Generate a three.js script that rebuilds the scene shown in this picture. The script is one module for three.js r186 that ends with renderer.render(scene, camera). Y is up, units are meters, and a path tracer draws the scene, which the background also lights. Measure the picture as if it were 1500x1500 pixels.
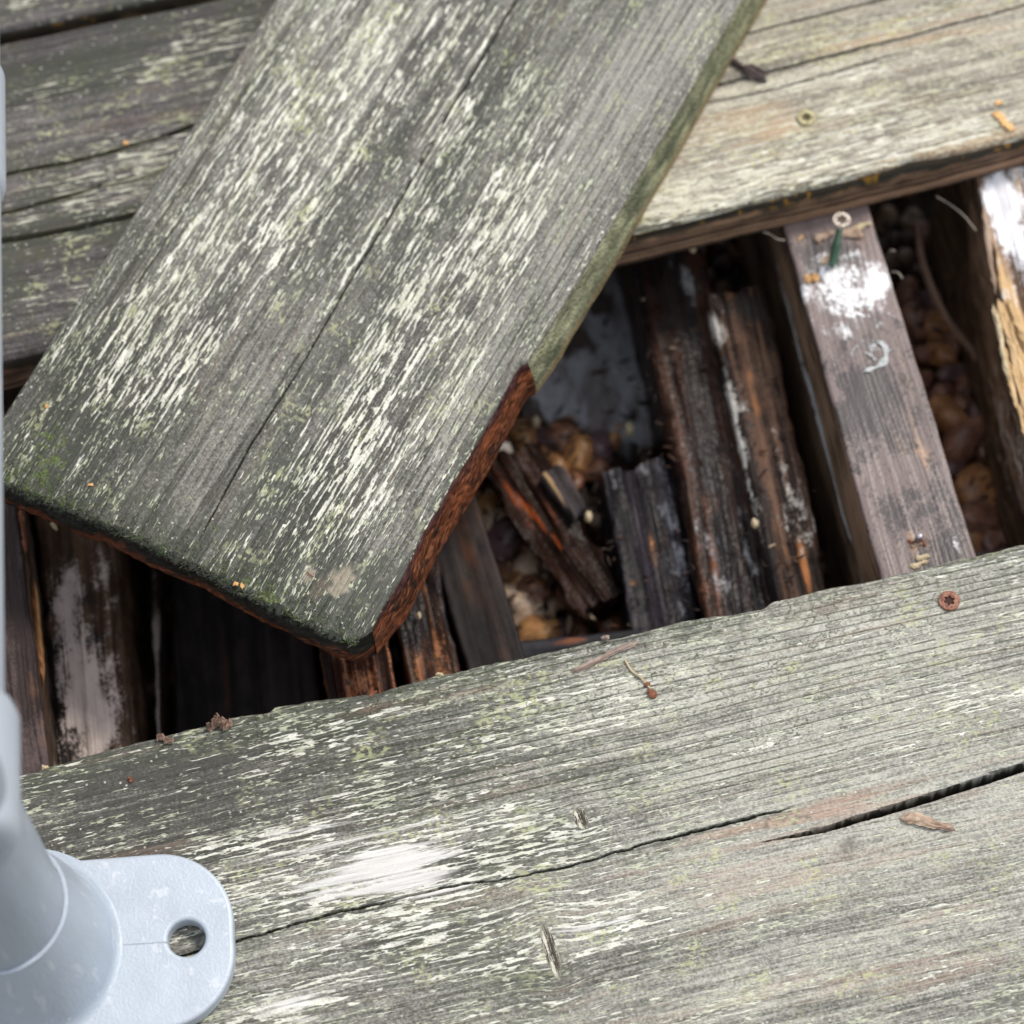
import * as THREE from 'three';
import { mergeGeometries, mergeVertices } from 'three/addons/utils/BufferGeometryUtils.js';

// ---------------------------------------------------------------- camera, sky, sun, exposure
const F = 4285.2, PITCH = 0.44851, ROLL = -0.05471, DIST = 1.0005, N = 1500;   // focal length in pixels of a 1500 pixel frame
const V = (x, y, z) => new THREE.Vector3(x, y, z);
const scene = new THREE.Scene();
const camera = new THREE.PerspectiveCamera(2 * Math.atan(N / 2 / F) * 180 / Math.PI, 1, 0.02, 200);
const fwd = V(0, -Math.cos(PITCH), -Math.sin(PITCH)), rt0 = V(1, 0, 0), up0 = V(0, Math.sin(PITCH), -Math.cos(PITCH));
const camR = rt0.clone().multiplyScalar(Math.cos(ROLL)).addScaledVector(up0, Math.sin(ROLL));
const camU = up0.clone().multiplyScalar(Math.cos(ROLL)).addScaledVector(rt0, -Math.sin(ROLL));
camera.position.copy(fwd).multiplyScalar(-DIST);
camera.up.copy(camU);
camera.lookAt(0, 0, 0);
camera.updateMatrixWorld(true);
camera.focus = 0.955;
camera.userData.fStop = 7.5;
// a pixel of the photograph to the point on the level plane y = h
function at(px, py, h = 0) {
  const d = fwd.clone().addScaledVector(camR, (px - N / 2) / F).addScaledVector(camU, (N / 2 - py) / F);
  return camera.position.clone().addScaledVector(d, (h - camera.position.y) / d.y);
}
const SUN = V(0.46, 0.82, -0.34).normalize();
{
  const w = 256, h = 128, a = new Float32Array(w * h * 4);
  for (let j = 0; j < h; j++) for (let i = 0; i < w; i++) {
    const el = ((j + 0.5) / h - 0.5) * Math.PI, az = ((i + 0.5) / w - 0.5) * 2 * Math.PI;
    const d = V(Math.cos(el) * Math.cos(az), Math.sin(el), Math.cos(el) * Math.sin(az));
    const c = Math.max(0, d.dot(SUN));
    const lum = 0.52 + 0.22 * Math.max(0, d.y) + 0.55 * Math.pow(c, 3);
    const k = (j * w + i) * 4;
    a[k] = lum * 0.96; a[k + 1] = lum * 1.0; a[k + 2] = lum * 1.075; a[k + 3] = 1;
  }
  const t = new THREE.DataTexture(a, w, h, THREE.RGBAFormat, THREE.FloatType);
  t.mapping = THREE.EquirectangularReflectionMapping; t.magFilter = THREE.LinearFilter; t.needsUpdate = true;
  scene.background = t; scene.environment = t;
}
const sun = new THREE.DirectionalLight(0xfff5e8, 2.1);
sun.position.copy(SUN).multiplyScalar(3);
sun.castShadow = true; sun.shadow.radius = 20;
sun.shadow.mapSize.set(2048, 2048);
Object.assign(sun.shadow.camera, { left: -0.6, right: 0.6, top: 0.6, bottom: -0.6, near: 0.5, far: 6 });
scene.add(sun, sun.target);
const renderer = new THREE.WebGLRenderer({ antialias: true });
renderer.toneMapping = THREE.LinearToneMapping;
renderer.toneMappingExposure = 1.25;
renderer.shadowMap.enabled = true;

// ---------------------------------------------------------------- noise and helpers
let seedState = 12345;
const rnd = () => { seedState = (Math.imul(seedState, 1664525) + 1013904223) >>> 0; return seedState / 4294967296; };
const rr = (a, b) => a + (b - a) * rnd();
function hash(x, y, s) {
  let n = Math.imul(x, 374761393) ^ Math.imul(y, 668265263) ^ Math.imul(s, 1274126177);
  n = Math.imul(n ^ (n >>> 13), 1274126177); n ^= n >>> 16;
  return (n >>> 0) / 4294967296;
}
function noise(x, y, s) {
  const ix = Math.floor(x), iy = Math.floor(y); let fx = x - ix, fy = y - iy;
  fx = fx * fx * (3 - 2 * fx); fy = fy * fy * (3 - 2 * fy);
  const a = hash(ix, iy, s), b = hash(ix + 1, iy, s), c = hash(ix, iy + 1, s), d = hash(ix + 1, iy + 1, s);
  return a + (b - a) * fx + (c - a + (a - b - c + d) * fx) * fy;
}
const fbm = (x, y, s, o = 3) => { let v = 0, a = 0.5, t = 0; for (let i = 0; i < o; i++) { v += a * noise(x, y, s + i * 17); t += a; x *= 2.07; y *= 2.07; a *= 0.5; } return v / t; };
const clamp = (x, a = 0, b = 1) => x < a ? a : x > b ? b : x;
const ss = (a, b, x) => { const t = clamp((x - a) / (b - a)); return t * t * (3 - 2 * t); };
const lerp = (a, b, t) => a + (b - a) * t;
function mixc(c, d, t) { c[0] += (d[0] - c[0]) * t; c[1] += (d[1] - c[1]) * t; c[2] += (d[2] - c[2]) * t; }
const srgb = x => { x = clamp(x); return 255 * (x <= 0.0031308 ? 12.92 * x : 1.055 * Math.pow(x, 1 / 2.4) - 0.055); };
const SRGB_LUT = new Uint8Array(4097); for (let i = 0; i <= 4096; i++) SRGB_LUT[i] = Math.round(srgb(i / 4096));
const enc = x => SRGB_LUT[(clamp(x) * 4096) | 0];
// colour and relief maps of a surface L x (w1 - w0) metres; fn(s, w, out) fills out = [r, g, b, relief 0..1] (linear)
function paint(tw, th, L, w0, w1, fn) {
  const small = tw * th <= 128 * 512; const c = new Uint8Array(tw * th * 4), b = new Uint8Array(tw * th * 4), o = [0, 0, 0, 0];
  for (let j = 0; j < th; j++) for (let i = 0; i < tw; i++) {
    fn((i + 0.5) / tw * L, w0 + (j + 0.5) / th * (w1 - w0), o);
    const k = (j * tw + i) * 4;
    c[k] = enc(o[0]); c[k + 1] = enc(o[1]); c[k + 2] = enc(o[2]); c[k + 3] = 255;
    b[k] = b[k + 1] = b[k + 2] = clamp(o[3]) * 255; b[k + 3] = 255;
  }
  const mk = (a, srgbMap) => { const t = new THREE.DataTexture(a, tw, th); t.magFilter = THREE.LinearFilter; t.minFilter = THREE.LinearMipmapLinearFilter; t.generateMipmaps = true; t.wrapS = t.wrapT = THREE.ClampToEdgeWrapping; if (srgbMap) t.colorSpace = THREE.SRGBColorSpace; t.needsUpdate = true; return t; };
  const map = mk(c, true); return { map, bumpMap: small ? map : mk(b, false) };
}
const std = (tex, roughness = 0.85, bump = 0.001, more = {}) => new THREE.MeshPhysicalMaterial({ ...tex, roughness, bumpScale: bump, side: THREE.DoubleSide, specularIntensity: 0.45, ...more });
const used = {};
function numbered(n) { const k = used[n] = (used[n] ?? -1) + 1; return k ? `${n}_${String(k).padStart(3, '0')}` : n; }
function tag(o, label, category, group, kind) { if (label) o.userData.label = label; if (category) o.userData.category = category; if (group) o.userData.group = group; if (kind) o.userData.kind = kind; return o; }
function shade(o) { o.traverse(m => { if (m.isMesh) m.castShadow = m.receiveShadow = true; }); return o; }
function thing(name, label, category, p = V(0, 0, 0), group) { const o = new THREE.Group(); o.name = numbered(name); o.position.copy(p); scene.add(o); return tag(o, label, category, group); }
function part(name, geo, mat, parent, kind) { const m = new THREE.Mesh(geo, mat); m.name = name; parent.add(m); m.castShadow = m.receiveShadow = true; if (kind) m.userData.kind = kind; return m; }
function single(name, geo, mat, label, category, p = V(0, 0, 0), group, kind) { const m = new THREE.Mesh(geo, mat); m.name = numbered(name); m.position.copy(p); m.castShadow = m.receiveShadow = true; scene.add(m); return tag(m, label, category, group, kind); }
// value of a polyline [[x, y], ...] at x
function poly(pts) { return x => { if (x <= pts[0][0]) return pts[0][1]; for (let i = 1; i < pts.length; i++) if (x <= pts[i][0]) { const a = pts[i - 1], b = pts[i]; return a[1] + (b[1] - a[1]) * (x - a[0]) / (b[0] - a[0]); } return pts[pts.length - 1][1]; }; }
function gridGeo(nu, nv, pos, uv) {   // (nu + 1) x (nv + 1) vertices
  const P = new Float32Array((nu + 1) * (nv + 1) * 3), U = new Float32Array((nu + 1) * (nv + 1) * 2), I = new Uint32Array(nu * nv * 6), p = V(), q = [0, 0];
  let k = 0;
  for (let j = 0; j <= nv; j++) for (let i = 0; i <= nu; i++, k++) { pos(i, j, p); P[k * 3] = p.x; P[k * 3 + 1] = p.y; P[k * 3 + 2] = p.z; uv(i, j, q); U[k * 2] = q[0]; U[k * 2 + 1] = q[1]; }
  let t = 0;
  for (let j = 0; j < nv; j++) for (let i = 0; i < nu; i++) { const a = j * (nu + 1) + i, b = a + 1, c = a + nu + 1, d = c + 1; I[t++] = a; I[t++] = b; I[t++] = d; I[t++] = a; I[t++] = d; I[t++] = c; }
  const g = new THREE.BufferGeometry();
  g.setAttribute('position', new THREE.BufferAttribute(P, 3)); g.setAttribute('uv', new THREE.BufferAttribute(U, 2)); g.setIndex(new THREE.BufferAttribute(I, 1));
  g.computeVertexNormals();
  return g;
}
// A length of timber. Frame: A on the top at s = 0, w = 0; u along the grain, v across it. e0, e1: its two long edges w(s); s0, s1: its ends s(w).
class Slab {
  constructor(o) {
    Object.assign(this, { r0: 0.001, r1: 0.001, h: () => 0, cracks: [], ns: 200, pitch: 0.0006, side: () => 0, endIn: () => 0 }, o);
    this.n = this.v.clone().cross(this.u); if (this.n.y < 0) this.n.negate();
    const { L } = this;
    this.s0 ??= () => 0; this.s1 ??= () => L;
    this.lines = [this.e0, ...this.cracks.map(c => c.w), this.e1];
    // fractions of the columns between neighbouring lines, closer together beside a crack
    this.cols = [];
    for (let k = 0; k + 1 < this.lines.length; k++) {
      const d = Math.abs(this.lines[k + 1](L / 2) - this.lines[k](L / 2)), n = Math.max(4, Math.round(d / this.pitch)), f = [];
      const near = [0.0002, 0.0004, 0.0006, 0.0009, 0.0012, 0.0015, 0.0018, 0.0021], far = 0.0024;
      for (const x of near) if (x < d / 3) f.push(x / d, 1 - x / d);
      for (let i = 1; i < n; i++) { const x = i / n * d; if (x > far && x < d - far) f.push(x / d); }
      f.push(0); f.sort((a, b) => a - b);
      for (const x of f) this.cols.push([k, x]);
    }
    this.cols.push([this.lines.length - 2, 1]);
  }
  sw(p) { const d = p.clone().sub(this.A); return [d.dot(this.u), d.dot(this.v)]; }
  px(x, y, dh = 0) { return this.sw(at(x, y, this.A.y + dh)); }
  place(s, w, y, p) { return p.copy(this.A).addScaledVector(this.u, s).addScaledVector(this.v, w).addScaledVector(this.n, y); }
  topY(s, w) {
    let y = this.h(s, w);
    for (const c of this.cracks) { const d = Math.abs(w - c.w(s)), wd = c.width(s) / 2; if (wd > 0 && d < wd) y -= c.depth * Math.min(1, (1 - d / wd) / 0.3) * Math.min(1, wd / 0.0003); }
    const a = w - this.e0(s), b = this.e1(s) - w;
    if (a < this.r0) y -= this.r0 - Math.sqrt(Math.max(0, this.r0 * this.r0 - (this.r0 - a) ** 2));
    if (b < this.r1) y -= this.r1 - Math.sqrt(Math.max(0, this.r1 * this.r1 - (this.r1 - b) ** 2));
    const re = this.rs ?? 0;
    if (re) { const c = s - this.s0(w); if (c < re) y -= re - Math.sqrt(Math.max(0, re * re - (re - c) ** 2)); }
    return y;
  }
  at(i, j) {   // station i, column j -> s, w
    const [k, f] = this.cols[j], t = this.stations ? this.stations[i] : i / this.ns;
    let s = t * this.L, w = lerp(this.lines[k](s), this.lines[k + 1](s), f);
    const a = this.s0(w), b = this.s1(w);
    s = a + (b - a) * t; w = lerp(this.lines[k](s), this.lines[k + 1](s), f);
    return [s, w];
  }
  top(w0, w1) {
    const nv = this.cols.length - 1;
    return gridGeo(this.ns, nv, (i, j, p) => { const [s, w] = this.at(i, j); this.place(s, w, this.topY(s, w), p); }, (i, j, q) => { const [s, w] = this.at(i, j); q[0] = s / this.L; q[1] = (w - w0) / (w1 - w0); });
  }
  // one long side (which = 0 or 1) between stations a and b; nr rows
  sideGeo(which, nr = 10, a = 0, b = this.ns) {
    const j0 = which ? this.cols.length - 1 : 0, sgn = which ? 1 : -1;
    return gridGeo(b - a, nr, (i, j, p) => { const [s, w] = this.at(i + a, j0), y = this.topY(s, w), f = j / nr, t = lerp(y, -this.T, f); this.place(s, w + sgn * this.side(s, f, which) * (j ? 1 : 0), t, p); }, (i, j, q) => { const [s] = this.at(i + a, j0); q[0] = s / this.L; q[1] = j / nr; });
  }
  endGeo(which, nr = 10) {
    const i0 = which ? this.ns : 0, nv = this.cols.length - 1, sgn = which ? 1 : -1;
    return gridGeo(nv, nr, (i, j, p) => { const [s, w] = this.at(i0, i), y = this.topY(s, w), f = j / nr; this.place(s + (j && i && i < nv ? sgn * this.endIn(w, f, which) : 0), w, lerp(y, -this.T, f), p); }, (i, j, q) => { const [, w] = this.at(i0, i); q[0] = w / 0.15; q[1] = j / nr; });
  }
  under() {
    const nv = this.cols.length - 1;
    return gridGeo(this.ns, 1, (i, j, p) => { const [s, w] = this.at(i, j ? nv : 0); this.place(s, w + (j ? 1 : -1) * this.side(s, 1, j), -this.T, p); }, (i, j, q) => { q[0] = i / this.ns; q[1] = j; });
  }
  path(pts, dh = 0) { return poly(pts.map(([x, y]) => this.px(x, y, dh)).sort((a, b) => a[0] - b[0])); }
}
// soft patches, in a slab's own metres: [pixel x, pixel y, radius along, radius across, value]
function patches(slab, list) {
  const l = list.map(([x, y, a, b, v]) => { const [s, w] = slab.px(x, y); return [s, w, 1 / (a * a), 1 / (b * b), v]; });
  return (s, w) => { let t = 0; for (const [a, b, i, j, v] of l) { const e = (s - a) * (s - a) * i + (w - b) * (w - b) * j; if (e < 6) t += v * Math.exp(-e); } return t; };
}
// evaluates a slow smooth field on a coarse grid once
function cached(L, w0, w1, f, nx = 200, ny = 100) {
  const a = new Float32Array((nx + 1) * (ny + 1));
  for (let j = 0; j <= ny; j++) for (let i = 0; i <= nx; i++) a[j * (nx + 1) + i] = f(i / nx * L, w0 + j / ny * (w1 - w0));
  return (s, w) => {
    const x = clamp(s / L) * nx, y = clamp((w - w0) / (w1 - w0)) * ny, i = Math.min(nx - 1, x | 0), j = Math.min(ny - 1, y | 0), u = x - i, v = y - j, k = j * (nx + 1) + i;
    return (a[k] * (1 - u) + a[k + 1] * u) * (1 - v) + (a[k + nx + 1] * (1 - u) + a[k + nx + 2] * u) * v;
  };
}
// grey weathered timber with flakes of pale crust, lichen, algae and grain
function weathered(o) {
  const S = o.seed, C = { dark: [0.075, 0.075, 0.078], pale: [0.30, 0.30, 0.29], flake: [0.66, 0.66, 0.53], algae: [0.05, 0.058, 0.042], brown: [0.27, 0.19, 0.13], lichen: [0.46, 0.48, 0.27], moss: [0.06, 0.09, 0.02], ...o.colors };
  const knots = o.knots ?? [];
  return (s, w, out) => {
    let ww = w + (fbm(s * 6, w * 20, S) - 0.5) * (o.warp ?? 0.004);
    let kn = 0;
    for (const [ks, kw, ra, rb] of knots) { const e = ((s - ks) / (ra * 2.2)) ** 2 + ((w - kw) / (rb * 1.3)) ** 2; if (e < 5) { const g = Math.exp(-e); ww -= (w - kw) * g * 0.35; kn = Math.max(kn, g); } }
    const tone = o.tone(s, w), dens = o.flakes(s, w), green = o.green(s, w), br = o.brown ? o.brown(s, w) : 0, rib = o.rib ? o.rib(s, w) : 0, cr = o.crackle ? o.crackle(s, w) : 0;
    const g3 = noise(s * 3, ww * 110, S + 1), g2 = noise(s * 5, ww * 420, S + 2), g1 = noise(s * 14, ww * 1150, S + 3), fib = noise(s * 160, ww * 3300, S + 4), grit = noise(s * 1900, w * 1900, S + 5), grit2 = noise(s * 900, w * 1100, S + 31);
    const patch = fbm(s * 22, w * 45, S + 6), patch2 = fbm(s * 60, w * 130, S + 9);
    let t = (0.5 + (g3 - 0.5) * 0.35 + (g2 - 0.5) * 0.42 + (g1 - 0.5) * 0.5 + (fib - 0.5) * 0.5 + (grit - 0.5) * 0.42 + (patch2 - 0.5) * 0.45 + tone); if (t < 0.25) t = 0.25 * Math.exp((t - 0.25) / 0.25); if (t > 1) t = 1;
    const c = [C.dark[0], C.dark[1], C.dark[2]];
    mixc(c, C.pale, t); { const k = 0.72 + 0.36 * grit + 0.22 * fib + 0.16 * (grit2 - 0.5); c[0] *= k; c[1] *= k; c[2] *= k; }
    mixc(c, C.brown, clamp(ss(0.58, 0.95, noise(s * 16, ww * 330, S + 7) * 0.7 + noise(s * 70, ww * 900, S + 30) * 0.3 + br * 0.8) * (0.2 + 0.5 * clamp(br * 2))));
    let H = 0.38 + 0.22 * (g2 - 0.5) + 0.26 * (g1 - 0.5) + 0.12 * (fib - 0.5) + 0.10 * (grit - 0.5);
    // algae: dark green-black film in ragged patches
    const al = ss(0.44, 0.74, patch * 0.5 + patch2 * 0.5 + green + (grit2 - 0.5) * 0.3 + (fib - 0.5) * 0.12);
    mixc(c, C.algae, al * (0.5 + 0.35 * grit));
    // growth-ring lines: narrow grooves, some of them mossy
    if (rib > 0) {
      const q = (ww + (noise(s * 30, w * 60, S + 20) - 0.5) * 0.0012) * 330, row = Math.floor(q), f = Math.abs(q - row - 0.5) * 2, on = hash(row, 1, S + 21);
      const line = ss(0.80, 0.98, f) * rib * ss(0.25, 0.5, noise(s * 22, row * 3.7, S + 22) + on * 0.25);
      H -= 0.36 * line; mixc(c, C.moss, line * 0.55 * (0.5 + 0.5 * noise(s * 80, row, S + 23)));
      if (cr > 0) {   // short cracks across the grain between the lines
        const x = s * 230 + hash(row, 3, S) * 9 + (noise(s * 500, ww * 900, S + 24) - 0.5) * 1.3 + (q - row) * 0.5, cell = Math.floor(x), g = Math.abs(x - cell - 0.5) * 2;
        const cut = ss(0.86, 0.97, g) * ss(0.35, 0.6, hash(cell, row, S + 25)) * ss(0.1, 0.4, cr);
        H -= 0.4 * cut; mixc(c, C.moss, cut * 0.6);
        H += (hash(cell, row, S + 26) - 0.5) * 0.18 * cr; const k = 1 + (hash(cell, row, S + 27) - 0.5) * 0.35 * cr; c[0] *= k; c[1] *= k; c[2] *= k;
      }
    }
    // pale crust left in flakes along the grain
    const fl = noise(s * 18, ww * 1500, S + 28) * 0.29 + noise(s * 210, ww * 1500, S + 10) * 0.31 + noise(s * 420, ww * 2600, S + 11) * 0.24 + noise(s * 1000, ww * 3800, S + 12) * 0.12 + patch2 * 0.08 + (noise(s * 30, w * 90, S + 29) - 0.5) * 0.12;
    const th = 0.742 - clamp(dens * 0.85, -0.3, 0.20), m = ss(th, th + 0.05, fl);
    if (m > 0) {
      const fc = [C.flake[0], C.flake[1], C.flake[2]], k = 0.68 + 0.42 * noise(s * 240, ww * 1100, S + 13) + 0.25 * (grit - 0.5);
      mixc(fc, C.lichen, 0.28 * ss(0.5, 0.9, noise(s * 55, w * 110, S + 14) + (grit2 - 0.5) * 0.5));
      mixc(c, [fc[0] * k, fc[1] * k, fc[2] * k], m * (0.86 + 0.14 * grit2));
      H += m * (0.26 + 0.10 * (grit - 0.5));
    }
    // small flecks, everywhere a little
    const fk = noise(s * 360, ww * 2200, S + 32) * 0.5 + noise(s * 900, ww * 3600, S + 33) * 0.3 + patch2 * 0.3 + (g1 - 0.5) * 0.15, fm = ss(0.725, 0.775, fk + clamp(dens, -0.1, 0.12) * 0.35 + (o.flecks ?? 0)) * (1 - m);
    if (fm > 0) { const k = 0.75 + 0.4 * grit2; mixc(c, [lerp(C.flake[0], C.lichen[0], 0.45) * k, lerp(C.flake[1], C.lichen[1], 0.35) * k, lerp(C.flake[2], C.lichen[2], 0.45) * k], fm * 0.6); H += fm * 0.16; }
    // crumbs of yellow-green lichen
    const li = ss(0.56, 0.80, fbm(s * 70, w * 120, S + 16, 4) + (o.lichen ? o.lichen(s, w) : 0)) * ss(0.5, 0.75, noise(s * 800, ww * 1200, S + 15));
    mixc(c, C.lichen, li * 0.62); H += li * 0.12;
    // moss
    if (o.moss) { const mo = ss(0.55, 0.75, noise(s * 500, w * 700, S + 17) * 0.4 + fbm(s * 60, w * 60, S + 18) * 0.4 + o.moss(s, w)); mixc(c, [C.moss[0] * (0.6 + 0.9 * grit), C.moss[1] * (0.6 + 0.9 * grit), C.moss[2] * (0.6 + 0.9 * grit)], mo * 0.8); H += mo * (0.2 * grit - 0.05); }
    // single specks
    if (hash(Math.floor(s * 1500), Math.floor(w * 1500), S + 19) > 0.9965) { mixc(c, [0.6, 0.6, 0.52], 0.7); H += 0.1; }
    // black dirt packed in the splits
    if (o.splits) for (const k of o.splits) { const wd = k.width(s) / 2; if (wd > 0) { const d = Math.abs(w - k.w(s)); if (d < wd + 0.0006) { const q = ss(wd + 0.0001, wd - 0.0001, d + (grit2 - 0.5) * 0.0004); mixc(c, k.dirt ?? [0.022, 0.020, 0.015], q * 0.9); } } }
    if (kn > 0.35) { const ring = noise(0, Math.hypot(s * 1.0, ww) * 4000, S); mixc(c, [0.16, 0.14, 0.12], (kn - 0.35) * 0.5 * ring); }
    if (o.over) { const f = o.over(s, w, c, ww); if (f) H = lerp(H, 0.5 + 0.15 * (g1 - 0.5) + 0.1 * (fib - 0.5), f); }
    out[0] = c[0]; out[1] = c[1]; out[2] = c[2]; out[3] = H;
  };
}
// wet rotten timber: fibres, orange exposed wood, dark stain, white fungus
function rotten(o) {
  const S = o.seed, C = { a: [0.035, 0.024, 0.02], b: [0.12, 0.075, 0.05], orange: [0.34, 0.13, 0.04], white: [0.62, 0.63, 0.66], black: [0.012, 0.011, 0.012], ...o.colors };
  const con = o.con ?? 1, zero = () => 0, wh = o.white ?? zero, orr = o.orange ?? zero, bl = o.black ?? zero;
  return (s, w, out) => {
    const ww = w + (fbm(s * 9, w * 25, S) - 0.5) * 0.008;
    const g1 = noise(s * 12, ww * 520, S + 1), g2 = noise(s * 40, ww * 1500, S + 2), g3 = fbm(s * 30, w * 55, S + 3), grit = noise(s * 1500, w * 1500, S + 4), mid = fbm(s * 160, w * 260, S + 8);
    const c = [...C.a];
    mixc(c, C.b, clamp((o.base ?? 0.35) + ((g1 - 0.5) * 0.9 + (g2 - 0.5) * 0.7 + (g3 - 0.5) * 1.5 + (mid - 0.5) * 0.9 + (grit - 0.5) * 0.4) * con + (o.tone ?? 0)));
    const ow = orr(s, w); if (ow > 0.02) mixc(c, C.orange, ss(0.5, 0.85, g1 * 0.35 + noise(s * 45, ww * 260, S + 5) * 0.3 + (mid - 0.5) * 0.4 + ow * 0.42) * 0.85);
    const bw = bl(s, w); if (bw > 0.02) mixc(c, C.black, ss(0.45, 0.62, mid * 0.5 + g3 * 0.3 + bw * 0.45 + (grit - 0.5) * 0.25) * 0.85);
    const w_ = wh(s, w); let m = 0;
    if (w_ > 0.02) { m = ss(0.55, 0.85, mid * 0.55 + fbm(s * 70, w * 110, S + 6) * 0.35 + w_ * 0.3 + (grit - 0.5) * 0.2 + (g2 - 0.5) * 0.15); mixc(c, [C.white[0] * (0.8 + 0.4 * mid), C.white[1] * (0.8 + 0.4 * mid), C.white[2] * (0.8 + 0.4 * mid)], m); }
    if (o.over) o.over(s, w, c, grit, mid);
    out[0] = c[0]; out[1] = c[1]; out[2] = c[2]; out[3] = 0.4 + 0.3 * (g1 - 0.5) + 0.25 * (g2 - 0.5) + 0.2 * (mid - 0.5) + 0.12 * (grit - 0.5) + 0.25 * m;
  };
}

// ---------------------------------------------------------------- the ground under the deck
const BED = -0.115;
{
  const g = new THREE.PlaneGeometry(1.6, 1.6, 200, 200); g.rotateX(-Math.PI / 2);
  const p = g.attributes.position;
  for (let i = 0; i < p.count; i++) {   // a hollow below the deck; unseen banks added to keep sky light from leaking in
    const x = p.getX(i), z = p.getZ(i), d = Math.max(Math.abs(x), Math.abs(z));
    p.setY(i, lerp(BED - 0.012, -0.05, ss(0.30, 0.42, d)) + (fbm(x * 30, z * 30, 5) - 0.5) * 0.012);
  }
  g.computeVertexNormals();
  const far = new THREE.RingGeometry(0.75, 40, 4, 1, Math.PI / 4); far.rotateX(-Math.PI / 2); far.translate(0, -0.055, 0);
  const tx = paint(512, 512, 0.5, 0, 0.5, (s, w, o) => { const a = fbm(s * 90, w * 90, 3, 4), b = noise(s * 700, w * 700, 4); o[0] = 0.03 + 0.06 * a * b; o[1] = 0.022 + 0.045 * a * b; o[2] = 0.016 + 0.03 * a * b; o[3] = a * 0.6 + b * 0.4; });
  for (const t of Object.values(tx)) { t.wrapS = t.wrapT = THREE.RepeatWrapping; t.repeat.set(3, 3); }
  const soil = std(tx, 0.8, 0.004);
  single('ground', mergeGeometries([g, far.toNonIndexed ? far : far]), soil, null, null, V(0, 0, 0), null, 'structure');
}

// ---------------------------------------------------------------- deck boards
const T = 0.022;
const uDeck = at(1480, 800).sub(at(40, 1128)).setY(0).normalize();
const vDeck = V(-uDeck.z, 0, uDeck.x); if (vDeck.z < 0) vDeck.negate();   // towards the viewer
const edgeTex = {};
function sideMat(key, fn, rough = 0.75, tw = 1024, th = 96, L = 0.7, W = T, bump = 0.0012) { return edgeTex[key] ??= std(paint(tw, th, L, 0, W, fn), rough, bump); }
const wetEdge = (s, w, o) => {   // sawn edge of a board: brown with lines along it, black at the lip
  const f = w / T, l = noise(s * 4, w * 900 + noise(s * 14, 0, 91) * 2, 90), l2 = noise(s * 10, w * 2400, 92), n = fbm(s * 90, w * 300, 93), g = noise(s * 1500, w * 1500, 94);
  const c = [0.052, 0.032, 0.022]; mixc(c, [0.36, 0.225, 0.14], clamp(0.46 + (l - 0.5) * 1.1 + (l2 - 0.5) * 0.4 + (n - 0.5) * 0.6 + (g - 0.5) * 0.3));
  mixc(c, [0.03, 0.032, 0.024], ss(0.42, 0.2, f + (n - 0.5) * 0.35) * 0.85);
  const oc = 0.8 * ss(0.78, 0.86, noise(s * 330, w * 330, 95) * 0.6 + noise(s * 40, 0, 96) * 0.45) * ss(0.42, 0.12, f); mixc(c, [0.42, 0.22, 0.03], oc * 0.9);
  o[0] = c[0]; o[1] = c[1]; o[2] = c[2]; o[3] = 0.5 + 0.45 * (l - 0.5) + 0.2 * (l2 - 0.5) + 0.2 * oc;
};
function finishBoard(sl, g, topMat, edgeMat, w0, w1) {
  part('top_face', sl.top(w0, w1), topMat, g);
  part('front_edge', sl.sideGeo(1), edgeMat, g);
  part('rear_edge', sl.sideGeo(0), edgeMat, g);
  part('underside', sl.under(), edgeMat, g);
  part('end_grain', sl.endGeo(0, 4), edgeMat, g); part('end_grain', sl.endGeo(1, 4), edgeMat, g);
}
function boardAt(px0, py0, ds, o) {   // a slab whose w = 0 line passes through that pixel, s = 0 lying ds metres to its left
  const u = o.u ?? uDeck, v = V(-u.z, 0, u.x); if (v.z < 0) v.negate();
  return new Slab({ A: at(px0, py0, o.y ?? 0).addScaledVector(u, -ds), u, v, T, ...o });
}
const wob = (seed, a, f = 60) => s => (fbm(s * f, 3.3, seed, 4) - 0.5) * a;

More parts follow.
